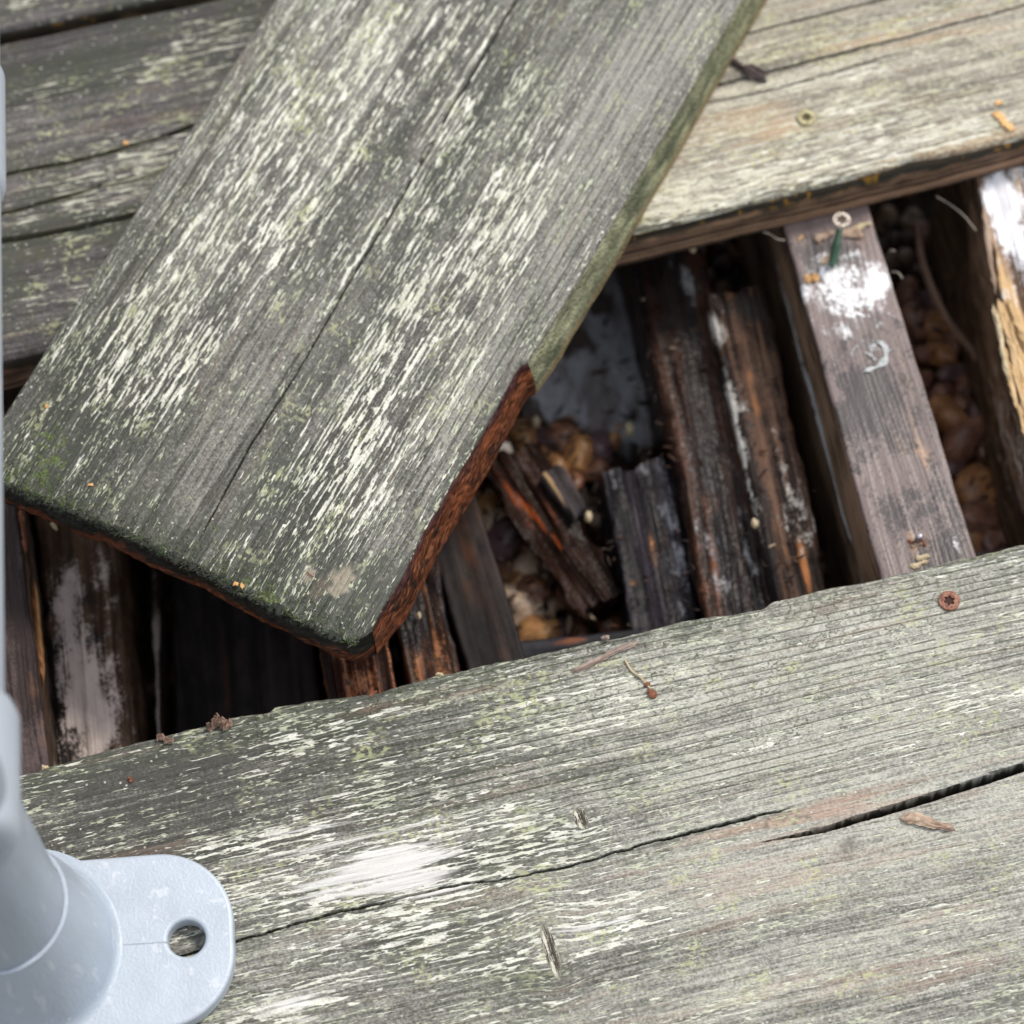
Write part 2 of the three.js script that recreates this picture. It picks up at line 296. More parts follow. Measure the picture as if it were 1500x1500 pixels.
// ---- the board in front
{
  const probe = boardAt(40, 1128, 0.16, { L: 0.72, e0: () => 0, e1: () => 0.19 });
  const edgePx = [[33, 1132], [200, 1085], [232, 1078], [290, 1064], [330, 1052], [395, 1040], [400, 1034], [500, 1020], [560, 1010], [650, 985], [760, 962], [870, 938], [930, 926], [1000, 908], [1085, 895], [1121, 888], [1133, 880], [1200, 862], [1290, 845], [1400, 818], [1500, 795]];
  const ep = edgePx.map(([x, y]) => probe.px(x, y)), eN = wob(41, 0.0016, 140), e = poly(ep);
  const c1 = [[330, 1385], [350, 1378], [480, 1340], [640, 1303], [700, 1292], [760, 1285], [830, 1270], [920, 1243], [1000, 1222], [1100, 1197], [1140, 1188]].map(([x, y]) => probe.px(x, y));
  const c2 = [[1115, 1234], [1200, 1217], [1300, 1188], [1400, 1156], [1500, 1124], [1560, 1106]].map(([x, y]) => probe.px(x, y));
  const p1 = poly(c1), p2 = poly(c2), n1 = wob(51, 0.0012, 200);
  const wA = poly([[c1[0][0] - 0.02, 0.0006], [c1[3][0], 0.0008], [c1[5][0], 0.0004], [c1[7][0], 0.0008], [c1[9][0], 0.0010], [c1[10][0], 0.0006], [c1[10][0] + 0.004, 0]]);
  const wB = poly([[c2[0][0], 0], [c2[1][0], 0.0016], [c2[2][0], 0.0026], [c2[4][0], 0.0030], [c2[5][0] + 0.1, 0.0016]]);
  const sl = new Slab({ ...probe, lines: undefined, cols: undefined, e0: s => e(s) + eN(s), e1: () => 0.19, r0: 0.0022, r1: 0.003, ns: 520, pitch: 0.0007,
    cracks: [{ w: s => p1(s) + n1(s), width: wA, depth: 0.004, dirt: [0.05, 0.053, 0.03] }, { w: s => Math.max(p2(s) + n1(s + 1) * 0.5, p1(s) + 0.004), width: wB, depth: 0.017 }],
    h: (s, w) => (noise(s * 6, w * 300, 61) - 0.5) * 0.0004 + (fbm(s * 30, w * 60, 62) - 0.5) * 0.0011 - Math.exp(-(((w - 0.012) / 0.02) ** 2)) * (fbm(s * 120, w * 160, 63) - 0.3) * 0.0009,
    side: (s, f) => (fbm(s * 90, f * 3, 64) - 0.5) * 0.003 });
  const K1 = sl.px(851, 1200), K2 = sl.px(808, 1396), K3 = sl.px(1243, 1237);
  const L = sl.L, w0 = -0.008, w1 = 0.192;
  const C = f => cached(L, w0, w1, f);
  const tone = C(patches(sl, [[150, 1180, 0.06, 0.03, -0.42], [330, 1130, 0.05, 0.015, -0.34], [230, 1240, 0.06, 0.012, -0.25], [560, 1080, 0.06, 0.012, -0.12], [720, 1250, 0.05, 0.012, -0.12], [600, 1390, 0.08, 0.02, -0.18], [850, 1440, 0.06, 0.02, -0.1], [1200, 950, 0.10, 0.03, 0.26], [1100, 1050, 0.08, 0.02, 0.22], [1400, 1000, 0.08, 0.05, 0.24], [1250, 1330, 0.12, 0.04, 0.22], [1050, 1300, 0.06, 0.02, 0.15], [950, 1020, 0.04, 0.015, 0.12]]));
  const dens = C((p => (s, w) => 0.10 + p(s, w))(patches(sl, [[560, 1265, 0.035, 0.012, 0.42], [480, 1290, 0.03, 0.008, 0.3], [420, 1240, 0.03, 0.008, 0.16], [640, 1240, 0.02, 0.006, 0.2], [500, 1060, 0.03, 0.006, 0.2], [650, 1110, 0.04, 0.01, 0.14], [860, 1020, 0.03, 0.007, 0.22], [930, 1040, 0.02, 0.006, 0.16], [560, 1330, 0.03, 0.007, 0.16], [840, 1345, 0.02, 0.008, 0.34], [900, 1370, 0.03, 0.008, 0.2], [430, 1475, 0.015, 0.006, 0.34], [600, 1395, 0.04, 0.01, 0.10], [800, 1235, 0.03, 0.006, 0.16], [200, 1170, 0.08, 0.022, -0.07], [1200, 1000, 0.1, 0.04, -0.06], [1300, 1180, 0.06, 0.012, -0.2], [1300, 1400, 0.12, 0.03, -0.03], [1450, 900, 0.04, 0.02, 0.06], [1420, 1030, 0.05, 0.012, 0.10]])));
  const green = C((p => (s, w) => -0.02 + p(s, w) + 0.20 * Math.exp(-((w / 0.007) ** 2)))(patches(sl, [[700, 1060, 0.05, 0.015, 0.10], [730, 1370, 0.04, 0.012, 0.18], [560, 1010, 0.05, 0.006, 0.14], [640, 1190, 0.04, 0.01, 0.10], [780, 1250, 0.03, 0.008, 0.12], [350, 1090, 0.06, 0.006, 0.22], [1300, 1300, 0.1, 0.05, -0.12], [1300, 950, 0.1, 0.05, -0.10]])));
  const lich = C((p => (s, w) => -0.03 + p(s, w))(patches(sl, [[700, 1070, 0.05, 0.015, 0.08], [720, 1310, 0.03, 0.006, 0.16], [760, 1260, 0.03, 0.008, 0.10], [860, 1010, 0.03, 0.008, 0.12], [830, 1390, 0.02, 0.012, 0.12], [300, 1160, 0.06, 0.015, 0.05], [1200, 1330, 0.1, 0.03, 0.01], [1450, 1040, 0.04, 0.012, 0.09], [690, 1190, 0.03, 0.01, 0.08]])));
  const brown = C(patches(sl, [[1180, 1195, 0.03, 0.0035, 0.30], [1250, 1172, 0.02, 0.003, 0.30], [1090, 1215, 0.02, 0.003, 0.25], [540, 1035, 0.012, 0.002, 0.35], [660, 1010, 0.03, 0.005, 0.25], [1150, 1280, 0.05, 0.015, 0.12], [1290, 1430, 0.05, 0.02, 0.12], [1060, 1020, 0.02, 0.006, 0.16], [660, 1300, 0.03, 0.008, 0.2]]));
  const rib = C((p => (s, w) => clamp(p(s, w)))(patches(sl, [[1150, 980, 0.12, 0.03, 1.1], [900, 980, 0.06, 0.02, 0.7], [800, 1090, 0.08, 0.02, 0.5], [1400, 900, 0.08, 0.03, 0.6], [1100, 1100, 0.06, 0.012, 0.8]])));
  const crk = C((p => (s, w) => clamp(p(s, w)))(patches(sl, [[1040, 945, 0.06, 0.016, 1.2], [1200, 920, 0.03, 0.014, 1.0], [930, 970, 0.03, 0.01, 0.8], [700, 1000, 0.06, 0.005, 0.8], [1150, 1060, 0.04, 0.012, 0.5], [450, 1045, 0.06, 0.003, 0.7]])));
  const worn = C(patches(sl, [[575, 1255, 0.016, 0.007, 0.9], [520, 1290, 0.022, 0.006, 0.8], [610, 1285, 0.012, 0.005, 0.6], [440, 1310, 0.02, 0.003, 0.5], [440, 1475, 0.008, 0.004, 0.55], [850, 1345, 0.012, 0.004, 0.35], [380, 1245, 0.02, 0.0025, 0.5]]));
  const fn = weathered({ seed: 100, splits: sl.cracks, tone, flakes: dens, green, lichen: lich, brown, rib, crackle: crk, knots: [[...K1, 0.003, 0.004], [...K2, 0.004, 0.012], [...K3, 0.003, 0.003]], colors: { dark: [0.062, 0.061, 0.054], pale: [0.385, 0.380, 0.335], flake: [0.68, 0.68, 0.60], brown: [0.37, 0.235, 0.175] },
    over: (s, w, c, ww) => { const wp = worn(s, w); if (wp > 0.02) { const st = noise(s * 14, ww * 520, 141) * 0.5 + noise(s * 60, ww * 1500, 142) * 0.3 + fbm(s * 40, w * 90, 143) * 0.4, k = ss(0.47, 0.70, st + wp * 0.36 - 0.28), e = 0.9 + 0.2 * noise(s * 90, ww * 900, 144); mixc(c, [0.64 * e, 0.63 * e, 0.61 * e], k * 0.88); if (k > 0.05) return k * 0.8; } const d = Math.hypot((s - K3[0]) / 0.003, (w - K3[1]) / 0.0024); if (d < 1.3) { const k = ss(1.3, 0.3, d + (noise(s * 900, w * 900, 7) - 0.5) * 0.8); mixc(c, [0.10, 0.095, 0.08], k * 0.6); } } });
  const mat = std(paint(2048, 1536, L, w0, w1, fn), 0.78, 0.0017);
  const g = thing('deck_board', 'grey-green weathered board in front of the gap, holding the rusty star screw', 'deck board');
  finishBoard(sl, g, mat, sideMat('wet', wetEdge), w0, w1);
  // knots: dried eye-shaped knots standing slightly proud
  const kt = std(paint(128, 128, 1, 0, 1, (s, w, o) => { const d = Math.hypot(s - 0.5, w - 0.5) + (noise(s * 7, w * 7, 1) - 0.5) * 0.14, x = s + (noise(s * 4, w * 3, 4) - 0.5) * 0.2, st = noise(x * 13, w * 2.2, 2) * 0.6 + noise(x * 34, w * 7, 5) * 0.4, n = noise(s * 60, w * 60, 3), c = [0.05, 0.042, 0.032]; mixc(c, [0.60, 0.57, 0.47], ss(0.38, 0.62, st + (n - 0.5) * 0.25)); mixc(c, [0.24, 0.235, 0.19], ss(0.30, 0.46, d) * (0.7 + 0.5 * (n - 0.5))); o[0] = c[0]; o[1] = c[1]; o[2] = c[2]; o[3] = st * 0.75 + n * 0.25; }), 0.85, 0.0016);
  for (const [K, a, b, tilt, lab] of [[K1, 0.0026, 0.0044, 0.5, 'small split eye-shaped knot'], [K2, 0.0024, 0.0105, 0.22, 'long narrow eye-shaped knot']]) {
    const kg = gridGeo(20, 24, (i, j, p) => { const r = i / 20, t = j / 24 * Math.PI * 2, k = 1 + 0.25 * (noise(Math.cos(t) * 2 + 5, Math.sin(t) * 2 + a * 900, 8) - 0.5), x = r * Math.cos(t) * a * k, y = r * Math.sin(t) * b * k; const x2 = x + y * tilt * 0.25, w = K[1] + y, s = K[0] + x2; sl.place(s, w, sl.topY(s, w) + 0.0006 * (1 - r * r) - 0.0001 + (noise(r * 9, t, 9) - 0.5) * 0.0006 * (1 - r), p); }, (i, j, q) => { const r = i / 20, t = j / 24 * Math.PI * 2; q[0] = 0.5 + 0.5 * r * Math.cos(t); q[1] = 0.5 + 0.5 * r * Math.sin(t); });
    const k = part('knot', kg, kt, g); k.userData.label = lab;
  }
  globalThis.frontBoard = sl;
}
const front = globalThis.frontBoard;

// ---- the pale board behind the gap, to the right; the dark one to its left; the row behind
const uBack = at(1500, 199).sub(at(1000, 321)).setY(0).normalize();
{
  const W = 0.145;
  const probe = boardAt(1000, 321, 0.03, { L: 0.40, u: uBack, e0: () => -W, e1: () => 0 });
  const ep = [[880, 352], [1000, 322], [1080, 300], [1167, 278], [1250, 258], [1300, 243], [1333, 231], [1380, 224], [1417, 217], [1500, 197]].map(([x, y]) => probe.px(x, y)), e = poly(ep);
  const straight = poly([ep[0], ep[ep.length - 1]]);
  const cr = list => { const p = probe.path(list), a = probe.px(...list[0])[0], b = probe.px(...list[list.length - 1])[0]; return [p, a, b]; };
  const [pa, a0, a1] = cr([[1050, 125], [1180, 92], [1320, 57], [1500, 7], [1560, -12]]), [pb, b0, b1] = cr([[1060, 58], [1180, 27], [1290, 0], [1400, -28]]), [pc, c0, c1] = cr([[1000, 158], [1060, 147], [1127, 133], [1233, 103], [1290, 86]]);
  const ext = (p, a, b) => s => p(clamp(s, a, b)) + (s < a ? 0 : 0);
  const wn = wob(71, 0.0010, 120);
  const wd = (a, b, m) => poly([[a - 0.02, m], [a, m], [b, m * 0.9], [b + 0.012, 0]]);
  const sl = new Slab({ ...probe, e0: () => -W, e1: s => e(s) + wob(72, 0.0006, 130)(s), r0: 0.003, r1: 0.003, ns: 300, pitch: 0.0008,
    cracks: [{ w: s => ext(pb, b0, b1)(s) + wn(s) * 0.4, width: wd(b0, b1 + 0.2, 0.0009), depth: 0.004, dirt: [0.09, 0.08, 0.05] }, { w: s => ext(pa, a0, a1)(s) + wn(s + 2), width: wd(a0, a1 + 0.2, 0.0010), depth: 0.004, dirt: [0.09, 0.08, 0.05] }, { w: s => Math.max(ext(pc, c0, c1)(s) + wn(s + 4), ext(pa, a0, a1)(s) + 0.004), width: wd(c0, c1, 0.0006), depth: 0.0022, dirt: [0.12, 0.11, 0.08] }],
    h: (s, w) => (noise(s * 5, w * 260, 73) - 0.5) * 0.0010 + (fbm(s * 30, w * 60, 74) - 0.5) * 0.0010, side: (s, f) => (straight(s) - e(s)) * ss(0, 0.4, f) + (noise(s * 5, f * 8, 75) - 0.5) * 0.0006 + (fbm(s * 80, f * 2, 76) - 0.5) * 0.0007 });
  const L = sl.L, w0 = -W - 0.002, w1 = 0.004, C = f => cached(L, w0, w1, f);
  const K = sl.px(1315, 232);
  const fn = weathered({ seed: 200, splits: sl.cracks,
    tone: C((p => (s, w) => 0.16 + p(s, w))(patches(sl, [[1100, 40, 0.04, 0.02, -0.16], [1230, 40, 0.05, 0.012, -0.12], [1200, 215, 0.05, 0.008, -0.2], [1350, 140, 0.06, 0.015, -0.06], [1000, 300, 0.04, 0.012, 0.1], [1120, 190, 0.03, 0.01, -0.1]]))),
    flakes: C((p => (s, w) => 0.03 + p(s, w))(patches(sl, [[980, 280, 0.035, 0.014, 0.26], [1050, 240, 0.03, 0.012, 0.16], [1160, 125, 0.015, 0.004, 0.3], [1250, 115, 0.02, 0.004, 0.22], [1230, 155, 0.02, 0.005, 0.16], [1200, 250, 0.05, 0.008, 0.14], [1330, 210, 0.03, 0.01, 0.12], [1420, 190, 0.04, 0.012, 0.12], [1020, 200, 0.02, 0.012, 0.18], [1300, 40, 0.04, 0.006, 0.10], [1120, 70, 0.04, 0.006, 0.1]]))),
    green: C((p => (s, w) => -0.10 + p(s, w) + 0.14 * Math.exp(-(((w + 0.001) / 0.004) ** 2)))(patches(sl, [[1100, 60, 0.04, 0.012, 0.08], [1350, 60, 0.06, 0.02, 0.06], [1180, 215, 0.03, 0.006, 0.12]]))),
    lichen: C((p => (s, w) => -0.06 + p(s, w))(patches(sl, [[1230, 60, 0.06, 0.008, 0.14], [1400, 60, 0.06, 0.02, 0.06], [1100, 100, 0.03, 0.008, 0.08], [1150, 215, 0.02, 0.006, 0.08]]))),
    brown: C((p => (s, w) => 0.12 + p(s, w))(patches(sl, [[1140, 190, 0.012, 0.004, 0.4], [1240, 195, 0.01, 0.003, 0.3], [1430, 205, 0.03, 0.004, 0.35], [1070, 170, 0.025, 0.004, 0.25], [1350, 235, 0.02, 0.004, 0.3], [1380, 55, 0.03, 0.004, 0.3], [1260, 60, 0.03, 0.006, 0.25]]))),
    colors: { dark: [0.115, 0.105, 0.088], pale: [0.47, 0.435, 0.36], brown: [0.46, 0.33, 0.21], flake: [0.66, 0.64, 0.54], lichen: [0.48, 0.46, 0.22], algae: [0.08, 0.075, 0.055] } });
  const g = thing('deck_board', 'pale tan weathered board behind the gap on the right, brown wet front edge', 'deck board');
  finishBoard(sl, g, std(paint(1024, 768, L, w0, w1, fn), 0.84, 0.0011), sideMat('wet', wetEdge), w0, w1);
  globalThis.paleBoard = sl;
}
const pale = globalThis.paleBoard;
const uLeft = at(300, 0).sub(at(0, 62)).setY(0).normalize();
{
  const W = 0.142;
  const sl0 = boardAt(0, 62, 0.26, { L: 0.42, u: uLeft, e0: () => 0, e1: () => W });
  const cp = list => [sl0.path(list), sl0.px(...list[0])[0], sl0.px(...list[list.length - 1])[0]];
  const [pa] = cp([[-100, 283], [33, 250], [150, 227], [277, 187], [340, 170]]), [pb] = cp([[-80, 330], [0, 313], [100, 287], [140, 273]]), [pc] = cp([[-60, 368], [0, 355], [100, 337], [187, 317], [260, 300]]);
  const wn = wob(81, 0.0012, 110), edge = sl0.path([[-60, 541], [0, 527], [60, 512], [120, 497]]);
  const sl = new Slab({ ...sl0, e1: s => edge(s) + wob(82, 0.001, 130)(s), r0: 0.003, r1: 0.004, ns: 300, pitch: 0.0009,
    cracks: [{ w: s => pa(s) + wn(s), width: () => 0.0015, depth: 0.003 }, { w: s => Math.max(pb(s) + wn(s + 3), pa(s) + 0.005), width: s => s < sl0.px(150, 270)[0] ? 0.0012 : 0, depth: 0.002 }, { w: s => Math.max(pc(s) + wn(s + 5), pa(s) + 0.012), width: () => 0.0022, depth: 0.003 }],
    h: (s, w) => (noise(s * 5, w * 200, 83) - 0.5) * 0.0011 + (fbm(s * 30, w * 60, 84) - 0.5) * 0.0012, side: (s, f) => (noise(s * 5, f * 8, 85) - 0.5) * 0.001 });
  const L = sl.L, w0 = -0.002, w1 = W + 0.006, C = f => cached(L, w0, w1, f);
  const lineMoss = sl.cracks.map(c => c.w);
  const fn = weathered({ seed: 300,
    tone: C((p => (s, w) => -0.27 + p(s, w))(patches(sl, [[60, 160, 0.04, 0.006, 0.16], [80, 260, 0.05, 0.01, 0.14], [60, 430, 0.05, 0.01, 0.16], [170, 290, 0.02, 0.01, 0.14]]))),
    flakes: C((p => (s, w) => -0.02 + p(s, w))(patches(sl, [[290, 80, 0.02, 0.012, 0.26], [250, 100, 0.02, 0.008, 0.2], [330, 50, 0.02, 0.012, 0.1], [40, 145, 0.02, 0.006, 0.16], [190, 215, 0.03, 0.005, 0.14], [190, 270, 0.02, 0.01, 0.26], [110, 345, 0.01, 0.004, 0.24], [230, 240, 0.02, 0.008, 0.2], [130, 290, 0.015, 0.006, 0.2], [60, 440, 0.03, 0.008, 0.16], [35, 325, 0.006, 0.003, 0.25]]))),
    green: C((p => (s, w) => 0.02 + p(s, w) + 0.16 * Math.exp(-((w / 0.005) ** 2)))(patches(sl, [[150, 90, 0.05, 0.015, 0.10], [60, 350, 0.05, 0.005, 0.1]]))),
    lichen: C((p => (s, w) => -0.06 + p(s, w))(patches(sl, [[150, 130, 0.05, 0.015, 0.08], [60, 345, 0.05, 0.006, 0.12], [270, 80, 0.03, 0.01, 0.06], [60, 250, 0.04, 0.003, 0.08]]))),
    brown: C((p => (s, w) => p(s, w))(patches(sl, [[170, 235, 0.02, 0.003, 0.4], [190, 270, 0.02, 0.008, 0.2], [60, 280, 0.04, 0.01, 0.1], [70, 450, 0.04, 0.01, 0.12]]))),
    flecks: -0.095, colors: { dark: [0.046, 0.042, 0.044], pale: [0.205, 0.188, 0.182], brown: [0.30, 0.21, 0.14], flake: [0.50, 0.49, 0.41], moss: [0.055, 0.06, 0.018] },
    over: (s, w, c) => { let d = 1; for (const p of lineMoss) d = Math.min(d, Math.abs(w - p(s)) / 0.0022); const k = ss(1, 0.1, d + (noise(s * 300, w * 300, 88) - 0.5) * 0.9); mixc(c, [0.075, 0.075, 0.03], k * 0.5); } });
  const g = thing('deck_board', 'dark grey board at left behind the gap with mossy cracks along it', 'deck board');
  finishBoard(sl, g, std(paint(1536, 768, L, w0, w1, fn), 0.78, 0.0011), sideMat('wet', wetEdge), w0, w1);
  // the next row: only a sliver shows in the top left corner
  const e2 = boardAt(0, 46, 0.26, { L: 0.54, u: uLeft, e0: () => -0.145, e1: s => wob(86, 0.0015, 60)(s), r0: 0.003, r1: 0.002, ns: 160, pitch: 0.0012, h: (s, w) => (noise(s * 5, w * 200, 87) - 0.5) * 0.001 });
  const f2 = weathered({ seed: 340, tone: () => -0.1, flakes: () => -0.02, flecks: -0.08, green: () => 0.0, lichen: () => -0.1, colors: { dark: [0.055, 0.05, 0.052], pale: [0.20, 0.18, 0.175] } });
  const g2 = thing('deck_board', 'dark board of the next row, a sliver in the top left corner', 'deck board');
  finishBoard(e2, g2, std(paint(512, 256, 0.54, -0.145, 0.002, f2), 0.8, 0.001), sideMat('wet', wetEdge), -0.145, 0.002);
  globalThis.leftBoard = sl;
}

// ---- the loose plank lying askew across the gap
const PH = T + 0.0012;   // its top, one board above the deck
{
  const tipL = at(4, 706, PH), tipR = at(528, 938, PH), W = 0.1462;
  const u = at(1085, 0, PH).sub(at(775, 530, PH)).setY(0).normalize();
  let v = V(u.z, 0, -u.x); if (v.x < 0) v.negate();
  v = V(-u.z, 0, u.x); if (v.x < 0) v.negate();
  const A = tipR.clone().addScaledVector(v, -W); A.addScaledVector(u, -0.004);
  const pr = new Slab({ A, u, v, L: 0.44, T: T, e0: () => 0, e1: () => W });
  const dh = 0;
  const re = [[529, 939], [545, 920], [556, 898], [585, 850], [600, 820], [622, 775], [640, 745], [665, 700], [700, 645], [730, 592], [752, 548], [762, 534], [775, 528], [800, 490], [870, 372], [985, 175], [1085, 0]].map(([x, y]) => pr.px(x, y)).sort((a, b) => a[0] - b[0]);
  const le = [[4, 606], [100, 455], [200, 303], [300, 152], [400, 0]].map(([x, y]) => pr.px(x, y)).sort((a, b) => a[0] - b[0]);
  const te = [[4, 707], [75, 735], [150, 765], [230, 803], [300, 838], [360, 868], [420, 897], [480, 925], [515, 939], [529, 939]].map(([x, y]) => { const [s, w] = pr.px(x, y); return [w, s]; }).sort((a, b) => a[0] - b[0]);
  const rE = poly(re), lE = poly(le), tE = poly(te), nR = wob(401, 0.0008, 150);
  const lRef = lE(0.2);
  const splitPx = pr.px(770, 530)[0];
  const crackPx = [[757, 0], [720, 62], [676, 138], [666, 150], [590, 288], [520, 400], [440, 538], [370, 648], [295, 785], [285, 800]].map(([x, y]) => pr.px(x, y)).sort((a, b) => a[0] - b[0]);
  const cP = poly(crackPx), cW = poly([[crackPx[0][0] - 0.002, 0], [crackPx[0][0] + 0.01, 0.0004], [0.08, 0.0006], [0.2, 0.0005], [0.3, 0.0008], [0.44, 0.0006]]), cN = wob(402, 0.0005, 200);
  const stations = []; for (let i = 0; i <= 420; i++) { const t = i / 420; stations.push(t < 0.12 ? t * 0.5 : 0.06 + (t - 0.12) / 0.88 * 0.94); }
  const s0w = w => tE(w) + (fbm(w * 220, 1, 403, 4) - 0.5) * 0.0018 + (noise(w * 60, 2, 409) - 0.5) * 0.0015;
  const sl = new Slab({ A, u, v, L: 0.44, T, ns: 420, stations, pitch: 0.00055,
    e0: s => lE(s), e1: s => rE(s) + (s < splitPx ? nR(s) * 0.8 : nR(s) * 0.3), s0: w => { const d = clamp(re[0][1] - w, 0, 0.006); return s0w(w) + 0.006 - Math.sqrt(0.000036 - (0.006 - d) ** 2); }, r0: 0.003, r1: 0.0016, rs: 0.0012,
    cracks: [{ w: s => cP(s) + cN(s), width: cW, depth: 0.005, dirt: [0.045, 0.045, 0.033] }],
    h: (s, w) => { const ww = w + (fbm(s * 7, w * 22, 400) - 0.5) * 0.004; return (noise(s * 4, ww * 330, 404) - 0.5) * 0.00045 + (fbm(s * 25, w * 50, 405) - 0.5) * 0.0008 - 0.0016 * ss(0.014, 0.0, s - tE(w)) * fbm(s * 200, w * 200, 406); },
    side: (s, f, which) => which ? ss(0.003, 0.03, s) * (s < splitPx ? 0.0006 + 0.0024 * Math.sin(f * 1.7) + (fbm(s * 90, f * 3, 407) - 0.5) * 0.0016 : (1 - (1 - f) ** 2) * 0.0028 + (fbm(s * 60, f * 3, 408) - 0.5) * 0.001) : 0,
    endIn: (w, f) => lerp(-0.0012, 0.0010, ss(0.25, 0.45, f)) - 0.0022 * ss(0.6, 1, f) + (fbm(w * 160, f * 5, 410) - 0.5) * 0.0019 });
  const L = sl.L, w0 = -0.006, w1 = 0.150, C = f => cached(L, w0, w1, f, 240, 120);
  const tone = C((p => (s, w) => -0.06 + p(s, w))(patches(sl, [[250, 640, 0.06, 0.05, -0.08], [450, 760, 0.05, 0.04, -0.06], [120, 600, 0.04, 0.02, -0.26], [230, 560, 0.04, 0.015, -0.18], [340, 560, 0.04, 0.012, 0.06], [300, 680, 0.04, 0.012, 0.06], [280, 760, 0.03, 0.01, 0.04], [420, 480, 0.04, 0.010, 0.02], [480, 860, 0.02, 0.02, -0.14], [440, 780, 0.03, 0.02, -0.10], [620, 780, 0.04, 0.01, 0.06], [930, 120, 0.06, 0.018, 0.26], [850, 260, 0.06, 0.012, 0.18], [800, 400, 0.05, 0.008, 0.2], [700, 560, 0.05, 0.008, 0.16], [500, 20, 0.04, 0.012, 0.14], [610, 110, 0.02, 0.005, -0.12], [1000, 40, 0.04, 0.01, 0.2], [730, 100, 0.04, 0.014, -0.10], [620, 500, 0.05, 0.015, -0.12], [700, 330, 0.04, 0.012, -0.08]])));
  const dens = C((p => (s, w) => 0.05 + p(s, w))(patches(sl, [[480, 130, 0.07, 0.022, 0.20], [330, 330, 0.06, 0.018, 0.21], [400, 280, 0.05, 0.014, 0.14], [250, 480, 0.05, 0.014, 0.17], [560, 40, 0.05, 0.02, 0.12], [640, 110, 0.025, 0.007, 0.25], [690, 60, 0.02, 0.006, 0.2], [660, 165, 0.015, 0.006, 0.22], [600, 290, 0.04, 0.012, 0.12], [720, 230, 0.04, 0.012, 0.12], [680, 420, 0.05, 0.012, 0.24], [600, 420, 0.04, 0.012, 0.18], [760, 330, 0.05, 0.012, 0.14], [590, 590, 0.05, 0.012, 0.22], [540, 620, 0.04, 0.012, 0.15], [480, 660, 0.05, 0.012, 0.13], [650, 560, 0.04, 0.008, 0.16], [560, 730, 0.04, 0.012, 0.10], [360, 400, 0.05, 0.012, 0.16], [420, 430, 0.03, 0.006, 0.06], [120, 560, 0.03, 0.012, 0.06], [300, 640, 0.05, 0.012, -0.12], [340, 560, 0.05, 0.012, -0.06], [230, 740, 0.04, 0.02, -0.10], [930, 120, 0.07, 0.016, -0.10], [860, 290, 0.05, 0.01, -0.03], [470, 850, 0.02, 0.02, -0.05], [100, 660, 0.03, 0.02, -0.03]])));
  const green = C((p => (s, w) => -0.05 + p(s, w) + 0.22 * ss(0.024, 0.0, s - tE(w)) + 0.18 * ss(0.005, 0.0, rE(s) - w) * (s < splitPx ? 1 : 0.2))(patches(sl, [[120, 610, 0.04, 0.025, 0.13], [480, 870, 0.03, 0.025, 0.20], [440, 790, 0.035, 0.025, 0.15], [250, 700, 0.04, 0.03, 0.10], [720, 90, 0.05, 0.014, 0.14], [600, 380, 0.04, 0.012, 0.12], [680, 290, 0.04, 0.012, 0.12], [380, 110, 0.03, 0.014, 0.05], [540, 430, 0.04, 0.01, 0.06], [640, 520, 0.05, 0.014, 0.10], [300, 200, 0.03, 0.01, 0.05], [930, 120, 0.08, 0.02, -0.08]])));
  const moss = C((p => (s, w) => -0.2 + p(s, w) + 0.26 * ss(0.014, 0.0, s - tE(w)))(patches(sl, [[270, 600, 0.012, 0.0022, 0.36], [215, 700, 0.02, 0.003, 0.24], [80, 650, 0.02, 0.01, 0.22], [40, 690, 0.02, 0.014, 0.2], [500, 430, 0.008, 0.003, 0.24], [330, 770, 0.02, 0.012, 0.2], [420, 830, 0.02, 0.012, 0.2], [600, 60, 0.05, 0.02, 0.12], [420, 150, 0.05, 0.02, 0.12], [620, 370, 0.03, 0.01, 0.14], [800, 160, 0.06, 0.02, 0.1], [480, 320, 0.04, 0.01, 0.1]])));
  const fn = weathered({ seed: 400, splits: sl.cracks, tone, flakes: dens, green, moss, lichen: C((p => (s, w) => -0.05 + p(s, w))(patches(sl, [[440, 60, 0.06, 0.02, 0.08], [560, 120, 0.05, 0.02, 0.08], [130, 590, 0.04, 0.02, 0.05], [430, 760, 0.04, 0.02, 0.06], [620, 400, 0.06, 0.02, 0.04]]))),
    brown: C(patches(sl, [[475, 865, 0.005, 0.004, 0.9], [602, 40, 0.02, 0.002, 0.25], [430, 500, 0.03, 0.01, 0.05], [560, 90, 0.03, 0.008, 0.12]])), rib: C((p => (s, w) => clamp(p(s, w)))(patches(sl, [[930, 120, 0.09, 0.02, 0.8], [800, 380, 0.08, 0.012, 0.7], [680, 580, 0.06, 0.01, 0.6], [200, 430, 0.08, 0.012, 0.7], [330, 200, 0.08, 0.012, 0.6]]))),
    warp: 0.0018, flecks: -0.012, colors: { dark: [0.050, 0.049, 0.043], pale: [0.282, 0.276, 0.246], flake: [0.74, 0.735, 0.64], algae: [0.040, 0.046, 0.036], moss: [0.085, 0.115, 0.035], brown: [0.33, 0.25, 0.19] },
    over: (s, w, c) => { const [a, b] = pr._pk ??= pr.px(497, 853), d = Math.hypot((s - a) / 0.0060, (w - b) / 0.0042), [a2, b2] = pr._pk2 ??= pr.px(455, 842), d2 = Math.hypot((s - a2) / 0.005, (w - b2) / 0.0025); const nn = (noise(s * 400, w * 500, 421) - 0.5) * 0.9; mixc(c, [0.36, 0.31, 0.24], ss(1.1, 0.6, Math.min(d, d2 + 0.15) + nn) * 0.7); } });
  const g = thing('loose_plank', 'loose weathered plank lying askew across the gap with a broken rusty-brown corner', 'plank');
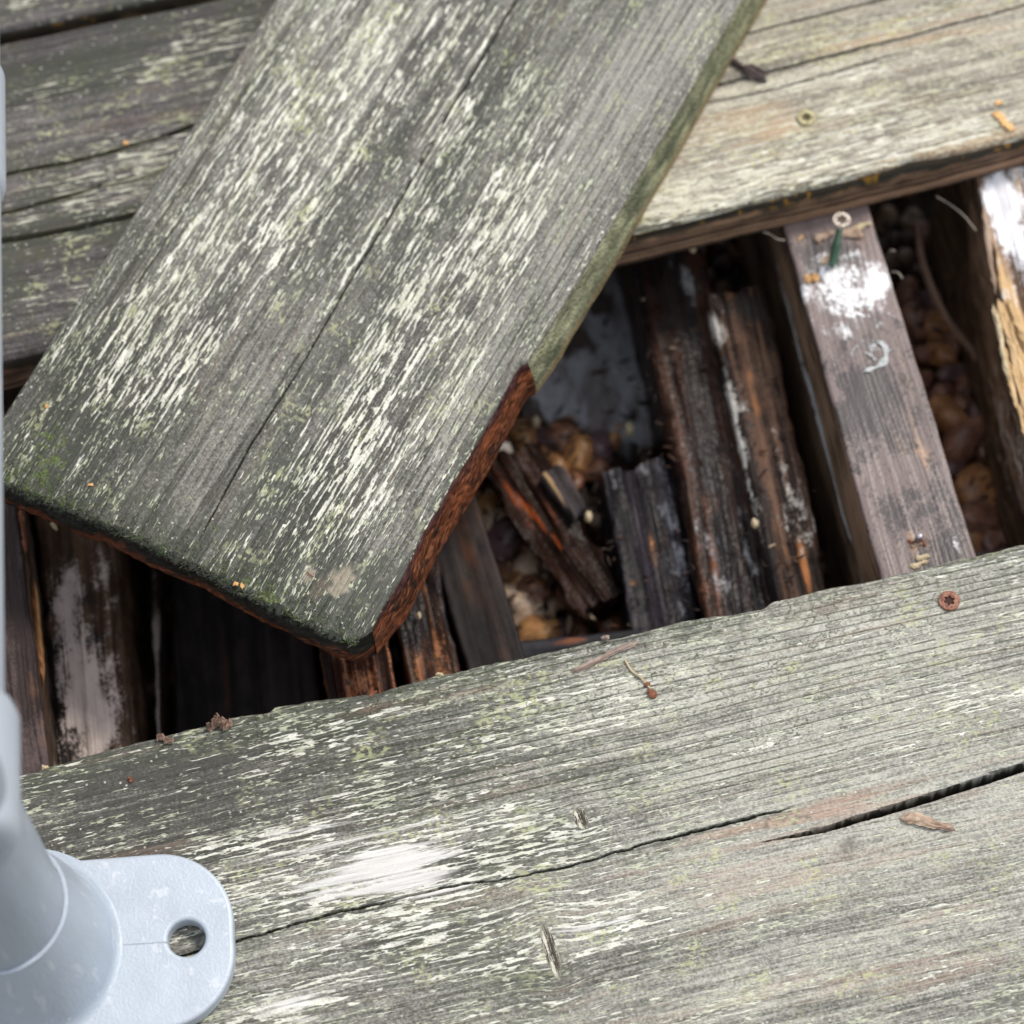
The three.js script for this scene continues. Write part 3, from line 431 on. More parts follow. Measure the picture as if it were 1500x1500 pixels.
  part('top_face', sl.top(w0, w1), std(paint(2048, 1280, L, w0, w1, fn), 0.62, 0.0018), g);
  const sI = (() => { let i = 0; while (sl.at(i, sl.cols.length - 1)[0] < splitPx) i++; return i; })();
  const mossySide = std(paint(1024, 96, L, 0, 1, (s, f, o) => {
    const n = fbm(s * 160, f * 5, 431, 4), g1 = noise(s * 1400, f * 40, 432), l = noise(s * 8, f * 22, 433); const c = [0.12, 0.13, 0.075];
    mixc(c, [0.42, 0.43, 0.27], clamp(n * 1.5 - 0.4 + (g1 - 0.5) * 0.5)); mixc(c, [0.035, 0.05, 0.03], ss(0.5, 0.7, fbm(s * 60, f * 3, 434) + (g1 - 0.5) * 0.2) * 0.6);
    mixc(c, [0.22, 0.15, 0.07], ss(0.62, 0.95, f + (n - 0.5) * 0.3) * 0.8); mixc(c, [0.30, 0.26, 0.18], ss(0.6, 0.8, l) * 0.25);
    o[0] = c[0]; o[1] = c[1]; o[2] = c[2]; o[3] = 0.4 + 0.5 * (n - 0.5) + 0.4 * (g1 - 0.5);
  }), 0.9, 0.0016);
  const rust = (S, lip) => (s, f, o) => {
    const n = fbm(s * 130, f * 4, S, 4), st = noise(s * 30, f * 14, S + 1), fib = noise(s * 700 + f * 9, f * 16, S + 2), fib2 = fbm(s * 420 - f * 5, f * 9, S + 3); const c = [0.045, 0.017, 0.010];
    mixc(c, [0.23, 0.072, 0.030], clamp(0.5 + (n - 0.5) * 1.1 + (st - 0.5) * 0.5 + (fib - 0.5) * 0.6)); mixc(c, [0.32, 0.15, 0.07], ss(0.66, 0.85, fib * 0.6 + fib2 * 0.5) * 0.4);
    mixc(c, [0.022, 0.014, 0.012], ss(0.62, 0.74, fbm(s * 210, f * 6, S + 4)) * 0.8);
    if (lip) mixc(c, [0.011, 0.012, 0.009], ss(0.58, 0.40, f + (n - 0.5) * 0.35) * 0.97);
    else mixc(c, [0.05, 0.02, 0.02], ss(0.2, 0.05, f + (n - 0.5) * 0.15) * 0.9);
    o[0] = c[0]; o[1] = c[1]; o[2] = c[2]; o[3] = 0.45 + 0.5 * (n - 0.5) + 0.35 * (fib - 0.5) + 0.2 * (fib2 - 0.5);
  };
  const rotSide = std(paint(1024, 128, L, 0, 1, rust(440, false)), 0.42, 0.0022), rotEnd = std(paint(1024, 128, 0.15, 0, 1, rust(450, true)), 0.6, 0.0022, { color: new THREE.Color().setRGB(0.75, 0.70, 0.68) });
  const p1 = part('broken_side', sl.sideGeo(1, 16, 0, sI), rotSide, g); p1.userData.label = 'rust-brown rotten strip where the edge has split away';
  const p2 = part('mossy_side', sl.sideGeo(1, 16, sI, sl.ns), mossySide, g); p2.userData.label = 'rounded green mossy side of the plank';
  part('left_side', sl.sideGeo(0, 8), mossySide, g);
  const p3 = part('broken_end', sl.endGeo(0, 14), rotEnd, g); p3.userData.label = 'crumbling reddish brown end with a black lip';
  part('far_end', sl.endGeo(1, 4), mossySide, g);
  part('underside', sl.under(), rotEnd, g);
  // short moss and loose fibres along the broken end
  const hairs = new THREE.InstancedMesh(new THREE.ConeGeometry(0.00012, 0.0026, 3, 1).translate(0, 0.0013, 0), new THREE.MeshStandardMaterial({ roughness: 0.9 }), 5200);
  const q = new THREE.Quaternion(), m = new THREE.Matrix4(), p = V(), d = V(), col = new THREE.Color();
  for (let i = 0; i < 5200; i++) {
    const w = rr(0.001, W - 0.001), near = i < 3600, s = tE(w) + (near ? Math.abs(rr(-1, 1) * rr(0, 1)) * 0.014 - 0.0004 : rr(0, 0.06)); if (w > rE(s) - 0.001 || w < lE(s) + 0.001) { m.makeScale(0, 0, 0); hairs.setMatrixAt(i, m); hairs.setColorAt(i, col); continue; }
    sl.place(s, w, sl.topY(s, w) - 0.0002, p); d.set(rr(-1, 1), rr(0.05, 0.7), rr(-1, 1)).addScaledVector(u, near ? -0.3 : 0).normalize(); q.setFromUnitVectors(V(0, 1, 0), d);
    m.compose(p, q, V(1, rr(0.25, 1.1) * (near ? 1 : 0.7), 1)); hairs.setMatrixAt(i, m);
    const k = rnd(); if (k < 0.45) col.setRGB(0.05 + 0.05 * rnd(), 0.075 + 0.08 * rnd(), 0.025); else if (k < 0.8) col.setRGB(0.05, 0.055, 0.045); else col.setRGB(0.26, 0.27, 0.2);
    hairs.setColorAt(i, col);
  }
  hairs.name = 'moss'; hairs.userData.kind = 'stuff'; hairs.castShadow = hairs.receiveShadow = true; g.add(hairs);
  // crumbling black lip: ragged bits of bark-like crust over the broken end
  const bits = [];
  for (let i = 0; i < 700; i++) { const w = rr(0.002, W - 0.006), s = tE(w) + rr(-0.0008, 0.0018); const b = new THREE.IcosahedronGeometry(rr(0.0002, 0.0008) * (rnd() < 0.15 ? 1.5 : 1), 1); const bp = b.attributes.position; for (let k = 0; k < bp.count; k++) { const f = 1 + 0.5 * (hash(Math.round(bp.getX(k) * 9e6), Math.round(bp.getY(k) * 9e6), i) - 0.5); bp.setXYZ(k, bp.getX(k) * f, bp.getY(k) * f, bp.getZ(k) * f); } b.scale(1.5, 0.7, 1); b.rotateY(rr(0, 6)); sl.place(s, w, sl.topY(Math.max(s, tE(w) + 0.0012), w) + 0.0002 - rr(0, 0.0035), p); b.translate(p.x, p.y, p.z); bits.push(b); }
  part('crumbled_lip', mergeGeometries(bits), new THREE.MeshStandardMaterial({ color: new THREE.Color().setRGB(0.022, 0.024, 0.018), roughness: 0.9 }), g, 'stuff');
  globalThis.plank = sl;
}
const plank = globalThis.plank;

// ---------------------------------------------------------------- timbers in the gap
// corners in photograph pixels, far left, far right, near right, near left, lying on the level h; depth is how far it reaches down
function timber(name, label, h, [fl, fr, nr, nl], depth, o) {
  const P = [fl, fr, nr, nl].map(c => at(c[0], c[1], c[2] ?? h));
  const u = P[3].clone().add(P[2]).sub(P[0]).sub(P[1]).normalize(), L = P[3].clone().add(P[2]).sub(P[0]).sub(P[1]).length() / 2;
  let v = P[1].clone().add(P[2]).sub(P[0]).sub(P[3]); v.addScaledVector(u, -v.dot(u)).normalize();
  const loc = p => { const d = p.clone().sub(P[0]); return [d.dot(u), d.dot(v)]; }, q = P.map(loc);
  const lw = poly([[q[0][0], q[0][1]], [q[3][0], q[3][1]]]), rw = poly([[q[1][0], q[1][1]], [q[2][0], q[2][1]]]);
  const wa = Math.min(q[0][1], q[3][1]) - 0.003, wb = Math.max(q[1][1], q[2][1]) + 0.003, S = o.seed, jag = o.jag ?? 0.0015, bumpy = o.bumpy ?? 0.0015;
  const n0 = wob(S + 1, jag, 90), n1 = wob(S + 2, jag, 90);
  const sa = Math.min(q[0][0], q[1][0]);
  const sl = new Slab({ A: P[0].clone().addScaledVector(u, sa), u, v, L: L, T: depth, ns: o.ns ?? 120, pitch: 0.0009, r0: o.r ?? 0.0012, r1: o.r ?? 0.0012,
    e0: s => lw(s) + n0(s), e1: s => rw(s) + n1(s), s0: w => o.broken ? (fbm(w * 180, 2, S + 3, 3) - 0.5) * o.broken : 0, s1: w => L + (o.brokenNear ? (fbm(w * 180, 5, S + 3, 3) - 0.5) * o.brokenNear : 0),
    h: (s, w) => (fbm(s * 40, w * 90, S + 4) - 0.5) * bumpy + (noise(s * 8, w * (o.ridges ?? 300), S + 5) - 0.5) * bumpy * (o.ridge ?? 0.6), side: (s, f) => (fbm(s * 50, f * 6, S + 6) - 0.5) * bumpy * 1.4 + (o.flare ? o.flare(s, f) : 0), endIn: (w, f) => (fbm(w * 200, f * 6, S + 7) - 0.5) * 0.006 });
  const pt = l => l ? patches(sl, l) : undefined;
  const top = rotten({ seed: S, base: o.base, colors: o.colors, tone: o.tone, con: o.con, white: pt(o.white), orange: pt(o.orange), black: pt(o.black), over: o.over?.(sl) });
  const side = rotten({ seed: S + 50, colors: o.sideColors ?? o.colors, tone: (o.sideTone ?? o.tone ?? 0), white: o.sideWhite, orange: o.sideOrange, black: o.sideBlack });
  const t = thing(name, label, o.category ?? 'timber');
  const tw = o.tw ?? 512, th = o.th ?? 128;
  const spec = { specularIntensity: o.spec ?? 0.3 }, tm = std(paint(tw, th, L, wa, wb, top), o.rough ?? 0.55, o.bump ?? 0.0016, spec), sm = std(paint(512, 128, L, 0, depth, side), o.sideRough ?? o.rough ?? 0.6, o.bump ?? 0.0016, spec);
  const vN = sl.sideGeo; void vN;
  part('top_face', sl.top(wa, wb), tm, t); part('left_side', sl.sideGeo(0, 14), sm, t); part('right_side', sl.sideGeo(1, 14), sm, t);
  part('broken_end', sl.endGeo(0, 8), sm, t); part('end_grain', sl.endGeo(1, 8), sm, t);
  sl.thing = t; sl.topMat = tm; sl.sideMat = sm;
  return sl;
}
const G = (s, c, r) => Math.exp(-(((s - c) / r) ** 2));
const JT = -T - 0.0006;
const jb = timber('joist', 'lavender-brown wet joist at right with white fungus patch and green screw', JT, [[1095, 140], [1222, 140], [1489, 1000], [1333, 1000]], 0.1, { seed: 500, category: 'joist', rough: 0.42, sideRough: 0.5, tw: 1024, th: 256, ns: 220, jag: 0.0008, bumpy: 0.0005, base: 0.46, con: 0.30, spec: 0.9, bump: 0.0006, ridge: 0.2,
  colors: { a: [0.095, 0.072, 0.068], b: [0.232, 0.178, 0.168], orange: [0.36, 0.23, 0.15], white: [0.74, 0.74, 0.76], black: [0.035, 0.03, 0.032] }, sideTone: 0.1, sideColors: { a: [0.07, 0.045, 0.034], b: [0.36, 0.235, 0.15], white: [0.75, 0.77, 0.80] },
  white: [[1282, 520, 0.006, 0.004, 0.55], [1242, 430, 0.0095, 0.0095, 1.25], [1228, 400, 0.004, 0.005, 0.8], [1282, 415, 0.004, 0.004, 1.4], [1400, 795, 0.003, 0.002, 0.6], [1180, 405, 0.006, 0.002, 0.3]],
  black: [[1290, 575, 0.018, 0.012, 0.75], [1265, 610, 0.012, 0.010, 0.5], [1215, 372, 0.006, 0.008, 1.1], [1400, 780, 0.02, 0.005, 0.35], [1330, 760, 0.01, 0.02, 0.25], [1375, 820, 0.008, 0.01, 0.5], [1305, 745, 0.006, 0.004, 0.4], [1310, 345, 0.01, 0.004, 0.4]],
  orange: [[1320, 635, 0.01, 0.005, 0.7], [1350, 668, 0.007, 0.005, 0.9], [1390, 690, 0.014, 0.003, 0.8], [1345, 795, 0.005, 0.005, 1.2], [1330, 560, 0.03, 0.003, 0.3], [1240, 350, 0.006, 0.012, 0.6], [1240, 300, 0.015, 0.01, 0.3], [1335, 580, 0.02, 0.003, 0.2]],
  sideWhite: (s, w) => 2.2 * G(w, 0.026 + 0.012 * fbm(s * 16, 4, 77), 0.0014 + 0.005 * noise(s * 26, 8, 78)) * ss(0.05, 0.09, s) * ss(0.2, 0.5, noise(s * 45, 2, 79) + 0.1) });
timber('joist', 'dark joist at the right edge with white fungus and splintered yellow wood', JT, [[1403, 140], [1560, 140], [1770, 1000], [1594, 1000]], 0.11, { seed: 520, category: 'joist', rough: 0.6, tw: 512, th: 256, ns: 180, jag: 0.004, bumpy: 0.003,
  colors: { a: [0.10, 0.06, 0.04], b: [0.30, 0.2, 0.14], orange: [0.60, 0.40, 0.2], white: [0.8, 0.8, 0.84] }, sideColors: { a: [0.05, 0.035, 0.025], b: [0.22, 0.15, 0.10], white: [0.45, 0.44, 0.44] },
  white: [[1470, 290, 0.014, 0.012, 1.1], [1485, 340, 0.02, 0.006, 1.0], [1500, 400, 0.01, 0.005, 0.7]], orange: [[1475, 500, 0.03, 0.01, 1.4], [1500, 540, 0.03, 0.012, 1.4], [1452, 380, 0.03, 0.002, 1.2], [1495, 270, 0.01, 0.006, 0.8]], sideWhite: (s, w) => 0.8 * G(w, 0.03, 0.014) * ss(0.09, 0.14, s) });
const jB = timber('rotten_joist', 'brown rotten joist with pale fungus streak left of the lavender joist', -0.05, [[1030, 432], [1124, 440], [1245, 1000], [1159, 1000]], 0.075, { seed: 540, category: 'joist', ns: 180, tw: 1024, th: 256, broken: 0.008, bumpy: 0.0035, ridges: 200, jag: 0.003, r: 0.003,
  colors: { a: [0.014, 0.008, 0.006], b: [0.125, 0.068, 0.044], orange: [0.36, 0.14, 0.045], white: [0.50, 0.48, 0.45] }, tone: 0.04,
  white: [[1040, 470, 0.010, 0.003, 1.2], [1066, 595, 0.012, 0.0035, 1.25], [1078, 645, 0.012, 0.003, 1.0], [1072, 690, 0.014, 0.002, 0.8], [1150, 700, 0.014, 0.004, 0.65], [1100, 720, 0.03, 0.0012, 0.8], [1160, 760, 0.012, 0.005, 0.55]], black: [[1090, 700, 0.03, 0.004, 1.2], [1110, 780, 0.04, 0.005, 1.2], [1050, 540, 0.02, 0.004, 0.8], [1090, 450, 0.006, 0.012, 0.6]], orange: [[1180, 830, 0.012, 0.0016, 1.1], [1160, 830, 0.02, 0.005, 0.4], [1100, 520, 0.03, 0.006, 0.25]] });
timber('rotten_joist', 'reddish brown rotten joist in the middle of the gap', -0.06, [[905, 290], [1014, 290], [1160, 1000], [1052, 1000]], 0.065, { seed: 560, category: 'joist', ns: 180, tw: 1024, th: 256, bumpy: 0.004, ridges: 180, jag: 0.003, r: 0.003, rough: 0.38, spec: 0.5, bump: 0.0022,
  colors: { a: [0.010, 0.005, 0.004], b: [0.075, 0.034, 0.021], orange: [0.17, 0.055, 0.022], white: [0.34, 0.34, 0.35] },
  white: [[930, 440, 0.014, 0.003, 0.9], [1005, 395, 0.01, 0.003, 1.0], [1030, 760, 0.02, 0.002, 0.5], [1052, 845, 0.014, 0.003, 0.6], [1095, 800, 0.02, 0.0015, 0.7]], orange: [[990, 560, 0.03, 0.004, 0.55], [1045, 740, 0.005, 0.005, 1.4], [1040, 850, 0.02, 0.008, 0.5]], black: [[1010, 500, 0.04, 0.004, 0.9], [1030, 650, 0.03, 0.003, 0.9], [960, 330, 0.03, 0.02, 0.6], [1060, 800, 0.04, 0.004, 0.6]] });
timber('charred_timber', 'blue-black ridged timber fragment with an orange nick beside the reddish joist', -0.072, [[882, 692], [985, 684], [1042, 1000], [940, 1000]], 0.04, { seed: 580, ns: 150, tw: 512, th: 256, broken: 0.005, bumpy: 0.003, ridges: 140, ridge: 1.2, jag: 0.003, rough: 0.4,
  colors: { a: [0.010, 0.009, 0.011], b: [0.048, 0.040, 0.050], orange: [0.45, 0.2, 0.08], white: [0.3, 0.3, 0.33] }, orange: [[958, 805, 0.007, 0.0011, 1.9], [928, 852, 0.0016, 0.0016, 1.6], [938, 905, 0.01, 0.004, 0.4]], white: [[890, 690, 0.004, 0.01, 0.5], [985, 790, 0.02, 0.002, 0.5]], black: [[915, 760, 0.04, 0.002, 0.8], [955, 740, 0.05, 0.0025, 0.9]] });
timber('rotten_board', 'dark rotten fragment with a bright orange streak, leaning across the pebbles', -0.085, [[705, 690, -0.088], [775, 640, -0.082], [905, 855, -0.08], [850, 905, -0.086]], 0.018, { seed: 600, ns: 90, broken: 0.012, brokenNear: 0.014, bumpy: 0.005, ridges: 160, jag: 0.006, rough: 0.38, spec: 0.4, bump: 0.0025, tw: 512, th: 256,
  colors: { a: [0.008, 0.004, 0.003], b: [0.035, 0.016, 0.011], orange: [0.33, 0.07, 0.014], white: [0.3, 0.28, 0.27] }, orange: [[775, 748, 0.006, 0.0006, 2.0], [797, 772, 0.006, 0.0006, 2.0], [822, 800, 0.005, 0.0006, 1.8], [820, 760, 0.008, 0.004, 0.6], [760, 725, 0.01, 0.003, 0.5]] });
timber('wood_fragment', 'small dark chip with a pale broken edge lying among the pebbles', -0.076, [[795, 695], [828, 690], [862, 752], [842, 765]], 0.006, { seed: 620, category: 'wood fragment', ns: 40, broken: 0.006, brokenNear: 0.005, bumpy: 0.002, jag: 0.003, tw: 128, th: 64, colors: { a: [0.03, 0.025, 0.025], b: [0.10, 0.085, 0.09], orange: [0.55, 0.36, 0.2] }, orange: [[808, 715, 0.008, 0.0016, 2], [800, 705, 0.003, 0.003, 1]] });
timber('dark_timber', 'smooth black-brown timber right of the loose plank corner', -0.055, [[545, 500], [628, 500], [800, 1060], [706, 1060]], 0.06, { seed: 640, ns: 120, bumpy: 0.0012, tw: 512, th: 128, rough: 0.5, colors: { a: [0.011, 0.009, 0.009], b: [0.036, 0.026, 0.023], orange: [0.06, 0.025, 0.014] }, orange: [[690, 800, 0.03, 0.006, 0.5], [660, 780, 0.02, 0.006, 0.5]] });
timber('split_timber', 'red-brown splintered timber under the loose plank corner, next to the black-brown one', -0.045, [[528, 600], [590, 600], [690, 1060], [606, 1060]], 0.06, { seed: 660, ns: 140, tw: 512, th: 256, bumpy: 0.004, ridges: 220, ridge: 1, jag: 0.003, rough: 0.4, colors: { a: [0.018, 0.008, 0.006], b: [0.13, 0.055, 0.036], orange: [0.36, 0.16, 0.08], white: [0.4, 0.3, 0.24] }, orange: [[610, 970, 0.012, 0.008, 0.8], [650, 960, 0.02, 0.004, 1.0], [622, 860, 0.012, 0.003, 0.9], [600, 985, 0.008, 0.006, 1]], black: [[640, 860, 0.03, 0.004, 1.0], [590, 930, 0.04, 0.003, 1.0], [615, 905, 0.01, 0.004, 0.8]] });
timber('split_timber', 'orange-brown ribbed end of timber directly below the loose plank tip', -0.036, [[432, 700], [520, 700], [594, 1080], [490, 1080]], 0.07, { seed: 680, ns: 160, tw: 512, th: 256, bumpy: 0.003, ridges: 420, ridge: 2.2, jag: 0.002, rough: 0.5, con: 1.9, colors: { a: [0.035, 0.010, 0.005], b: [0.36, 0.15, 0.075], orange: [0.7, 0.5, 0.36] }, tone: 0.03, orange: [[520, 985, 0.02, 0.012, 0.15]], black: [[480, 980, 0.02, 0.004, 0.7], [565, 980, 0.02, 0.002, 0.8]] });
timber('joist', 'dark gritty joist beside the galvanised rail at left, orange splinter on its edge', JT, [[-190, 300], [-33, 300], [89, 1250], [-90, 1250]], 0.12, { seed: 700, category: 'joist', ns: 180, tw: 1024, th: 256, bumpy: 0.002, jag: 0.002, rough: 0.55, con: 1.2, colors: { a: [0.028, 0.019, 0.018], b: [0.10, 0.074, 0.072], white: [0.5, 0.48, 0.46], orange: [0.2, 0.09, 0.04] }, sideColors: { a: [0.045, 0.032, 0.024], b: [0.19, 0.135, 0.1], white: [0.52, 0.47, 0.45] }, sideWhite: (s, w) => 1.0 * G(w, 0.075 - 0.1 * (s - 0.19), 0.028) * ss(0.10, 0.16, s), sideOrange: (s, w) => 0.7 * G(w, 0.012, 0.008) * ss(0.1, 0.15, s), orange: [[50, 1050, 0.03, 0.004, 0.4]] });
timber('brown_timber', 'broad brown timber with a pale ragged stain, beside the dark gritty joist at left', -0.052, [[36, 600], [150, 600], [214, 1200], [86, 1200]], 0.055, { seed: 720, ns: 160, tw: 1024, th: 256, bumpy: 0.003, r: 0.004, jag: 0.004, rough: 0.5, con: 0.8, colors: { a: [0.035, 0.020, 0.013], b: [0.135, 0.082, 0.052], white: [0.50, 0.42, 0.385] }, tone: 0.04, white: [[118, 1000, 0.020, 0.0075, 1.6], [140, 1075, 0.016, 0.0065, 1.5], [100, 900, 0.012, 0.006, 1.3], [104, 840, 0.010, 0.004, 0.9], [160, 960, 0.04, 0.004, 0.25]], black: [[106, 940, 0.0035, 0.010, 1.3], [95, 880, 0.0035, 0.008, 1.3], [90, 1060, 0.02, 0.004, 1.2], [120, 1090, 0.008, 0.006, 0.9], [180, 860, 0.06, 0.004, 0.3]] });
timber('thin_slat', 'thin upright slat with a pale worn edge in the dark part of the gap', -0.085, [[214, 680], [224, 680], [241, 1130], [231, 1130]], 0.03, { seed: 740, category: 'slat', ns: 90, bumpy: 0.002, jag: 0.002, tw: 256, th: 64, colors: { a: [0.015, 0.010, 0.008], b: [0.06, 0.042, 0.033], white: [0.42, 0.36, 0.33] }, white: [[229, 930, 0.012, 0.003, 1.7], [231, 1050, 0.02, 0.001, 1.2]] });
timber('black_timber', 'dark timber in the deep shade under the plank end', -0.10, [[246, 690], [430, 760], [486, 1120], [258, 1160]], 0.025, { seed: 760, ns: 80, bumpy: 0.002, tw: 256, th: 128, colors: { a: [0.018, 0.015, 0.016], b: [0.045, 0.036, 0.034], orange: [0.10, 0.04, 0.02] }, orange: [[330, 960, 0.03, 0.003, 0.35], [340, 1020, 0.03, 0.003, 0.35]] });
timber('ledger_timber', 'dark bearer lying along the edge of the board in front', -0.062, [[742, 1030], [738, 942], [936, 918], [945, 1000]], 0.05, { seed: 780, ns: 80, bumpy: 0.002, tw: 256, th: 128, rough: 0.45, colors: { a: [0.008, 0.008, 0.010], b: [0.03, 0.028, 0.034], orange: [0.18, 0.06, 0.025] }, orange: [[840, 938, 0.004, 0.001, 1.2]] });

// grey concrete pad in the back of the gap
{
  const P = [[775, 300], [935, 300], [968, 650], [760, 612]].map(([x, y]) => at(x, y, -0.106));
  const g = gridGeo(60, 60, (i, j, p) => { const a = P[0].clone().lerp(P[1], i / 60), b = P[3].clone().lerp(P[2], i / 60); p.copy(a.lerp(b, j / 60)); const e = Math.min(i, j, 60 - i, 60 - j); p.y += (fbm(i * 0.15, j * 0.15, 801) - 0.5) * 0.004 - (e === 0 ? 0.004 : 0); }, (i, j, q) => { q[0] = i / 60; q[1] = j / 60; });
  const side = gridGeo(60, 3, (i, j, p) => { const a = P[3].clone().lerp(P[2], i / 60); p.copy(a); p.y += (fbm(i * 0.15, 9, 801) - 0.5) * 0.004 - 0.004 - j * 0.008; p.z += (fbm(i * 0.2, j, 802) - 0.5) * 0.004 * (j > 0); }, (i, j, q) => { q[0] = i / 60; q[1] = 0.9; });
  const tx = paint(256, 256, 1, 0, 1, (s, w, o) => { const n = fbm(s * 7, w * 9, 803, 4), g1 = noise(s * 90, w * 90, 804), d = ss(0.46, 0.6, n * 0.75 + 0.5 * G(w, 0.62, 0.07) * G(s, 0.3, 0.3) + 0.28 * G(w, 0.25, 0.28) + 0.35 * G(s, 0.05, 0.15) + 0.3 * G(w, 0.9, 0.06) * G(s, 0.8, 0.12) + 0.25 * G(s, 0.98, 0.08) - 0.05 + (g1 - 0.5) * 0.15 - 0.1 * G(w, 0.85, 0.1)); const c = [0.34, 0.35, 0.385]; const k = 0.85 + 0.3 * g1; c[0] *= k; c[1] *= k; c[2] *= k; mixc(c, [0.045, 0.026, 0.018], d * 0.9); mixc(c, [0.10, 0.07, 0.055], 0.7 * ss(0.5, 0.7, fbm(s * 5 + 3, w * 4, 808, 5))); o[0] = c[0]; o[1] = c[1]; o[2] = c[2]; o[3] = 0.4 + 0.2 * g1 + d * 0.3; });  // dirt smears, plus the plank's shade painted as darkening towards the back
  const t = thing('concrete_pad', 'dirty grey concrete pad with painted shade, at the back of the gap behind the pebbles', 'concrete pad');
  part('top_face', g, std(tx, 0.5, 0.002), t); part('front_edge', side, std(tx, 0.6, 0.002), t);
}

// ---------------------------------------------------------------- pebbles
{
  const shapes = [];
  for (let k = 0; k < 5; k++) { const g = mergeVertices(new THREE.IcosahedronGeometry(1, 4).deleteAttribute('uv').deleteAttribute('normal')), p = g.attributes.position; for (let i = 0; i < p.count; i++) { const x = p.getX(i), y = p.getY(i), z = p.getZ(i), f = 1 + 0.45 * (fbm(x * 1.1 + k * 7, y * 1.1 + z * 0.8 + 3, 900 + k) - 0.5) + 0.4 * (noise(z * 1.6 + 9, x * 1.4 + y, 910 + k) - 0.5); p.setXYZ(i, x * f * 1.15, y * f * 0.72, z * f * 0.92); }
    g.computeVertexNormals(); const U = new Float32Array(p.count * 2); for (let i = 0; i < p.count; i++) { U[i * 2] = p.getX(i) * 0.4 + 0.5; U[i * 2 + 1] = p.getZ(i) * 0.4 + 0.5; } g.setAttribute('uv', new THREE.BufferAttribute(U, 2)); shapes.push(g); }
  const mats = [[[0.46, 0.25, 0.10], [0.24, 0.11, 0.045]], [[0.32, 0.15, 0.085], [0.14, 0.062, 0.04]], [[0.62, 0.48, 0.36], [0.42, 0.29, 0.20]], [[0.19, 0.115, 0.125], [0.09, 0.055, 0.062]], [[0.70, 0.66, 0.60], [0.5, 0.43, 0.35]], [[0.40, 0.20, 0.085], [0.19, 0.085, 0.04]], [[0.27, 0.135, 0.09], [0.12, 0.055, 0.04]], [[0.45, 0.34, 0.26], [0.28, 0.19, 0.14]], [[0.17, 0.11, 0.11], [0.08, 0.05, 0.05]]].map(([a, b], k) => std(paint(96, 96, 1, 0, 1, (s, w, o) => { const n = fbm(s * 6, w * 6, 920 + k, 4), g1 = noise(s * 50, w * 50, 930 + k), c = [...b]; mixc(c, a, clamp(n * 1.8 - 0.4 + (g1 - 0.5) * 0.3)); o[0] = c[0]; o[1] = c[1]; if (hash(Math.floor(s * 40), Math.floor(w * 40), 940 + k) > 0.93) mixc(c, [0.04, 0.025, 0.02], 0.6); o[0] = c[0]; o[1] = c[1]; o[2] = c[2]; o[3] = g1; }), 0.38, 0.0004, { specularIntensity: 0.8 }));
  const kinds = ['honey-brown', 'red-brown', 'pale buff', 'dark purple-brown', 'white'];
  function pebble(x, y, h, r, k, where, label) {
    const m = new THREE.Mesh(shapes[(rnd() * 5) | 0], mats[k]); m.name = numbered('pebble'); m.position.copy(at(x, y, h)); m.scale.set(r * rr(0.9, 1.2), r * rr(0.85, 1.1), r * rr(0.85, 1.15)); m.rotation.set(rr(-0.5, 0.5), rr(0, 6.28), rr(-0.5, 0.5)); m.castShadow = m.receiveShadow = true; scene.add(m);
    tag(m, label ?? `${kinds[k % 5]} wet pebble in the ${where}`, 'pebble', label ? null : `${kinds[k % 5]} pebbles in the ${where}`);
  }
  const A = 'left gravel pocket beside the loose plank', B = 'right gravel pocket between the two wide joists';
  const own = {
    '848,668': 'honey-brown pebble lying nearest the front corner of the concrete pad', '785,675': 'honey-brown pebble just right of the small white pebble', '825,640': 'red-brown pebble against the front edge of the concrete pad', '718,735': 'honey-brown pebble at the top of the strip beside the black-brown timber', '722,765': 'pale buff pebble hard against the edge of the black-brown timber', '735,800': 'largest dark purple-brown pebble in the strip beside the black-brown timber', '775,830': 'pale buff pebble left of the middle of the orange-streaked fragment', '782,930': 'honey-brown pebble almost touching the front board rim', '785,868': 'red-brown pebble left of the lower end of the orange-streaked fragment', '795,895': 'pale buff pebble just above the honey-brown one at the front board rim',
    '1383,610': 'honey-brown pebble close to the right edge of the lavender joist', '1412,645': 'large red-brown pebble in the middle of the right gravel pocket', '1430,720': 'honey-brown pebble in the lower half of the right gravel pocket', '1440,765': 'red-brown pebble just above the front board in the right pocket' };
  // the ones that show clearly, [x, y, radius, colour]
  for (const [x, y, r, k] of [[775, 625, .0058, 1], [765, 640, .007, 0], [785, 675, .0068, 0], [800, 645, .006, 3], [825, 640, .0075, 1], [848, 668, .0085, 0], [812, 690, .007, 0], [880, 655, .006, 3], [740, 660, .006, 1], [745, 690, .0045, 3], [870, 690, .006, 1], [835, 710, .006, 1], [900, 640, .005, 0],
    [718, 735, .009, 0], [722, 765, .008, 2], [735, 800, .0095, 3], [755, 775, .006, 1], [775, 800, .006, 1], [775, 830, .0078, 2], [760, 850, .006, 0], [745, 838, .005, 1], [785, 868, .0085, 1], [752, 872, .006, 2], [770, 900, .0075, 2], [795, 895, .007, 2], [782, 930, .0095, 0], [800, 845, .005, 2], [700, 705, .006, 1], [890, 905, .008, 1], [870, 880, .005, 3], [850, 920, .006, 1], [760, 955, .008, 1], [820, 925, .006, 3], [830, 870, .006, 1]])
    pebble(x, y, BED + r * 0.5 + 0.003, r * 0.88, k, A, own[`${x},${y}`]);
  pebble(727, 668, BED + 0.02, 0.0062, 4, A, 'small white pebble beside the rusty side of the loose plank');
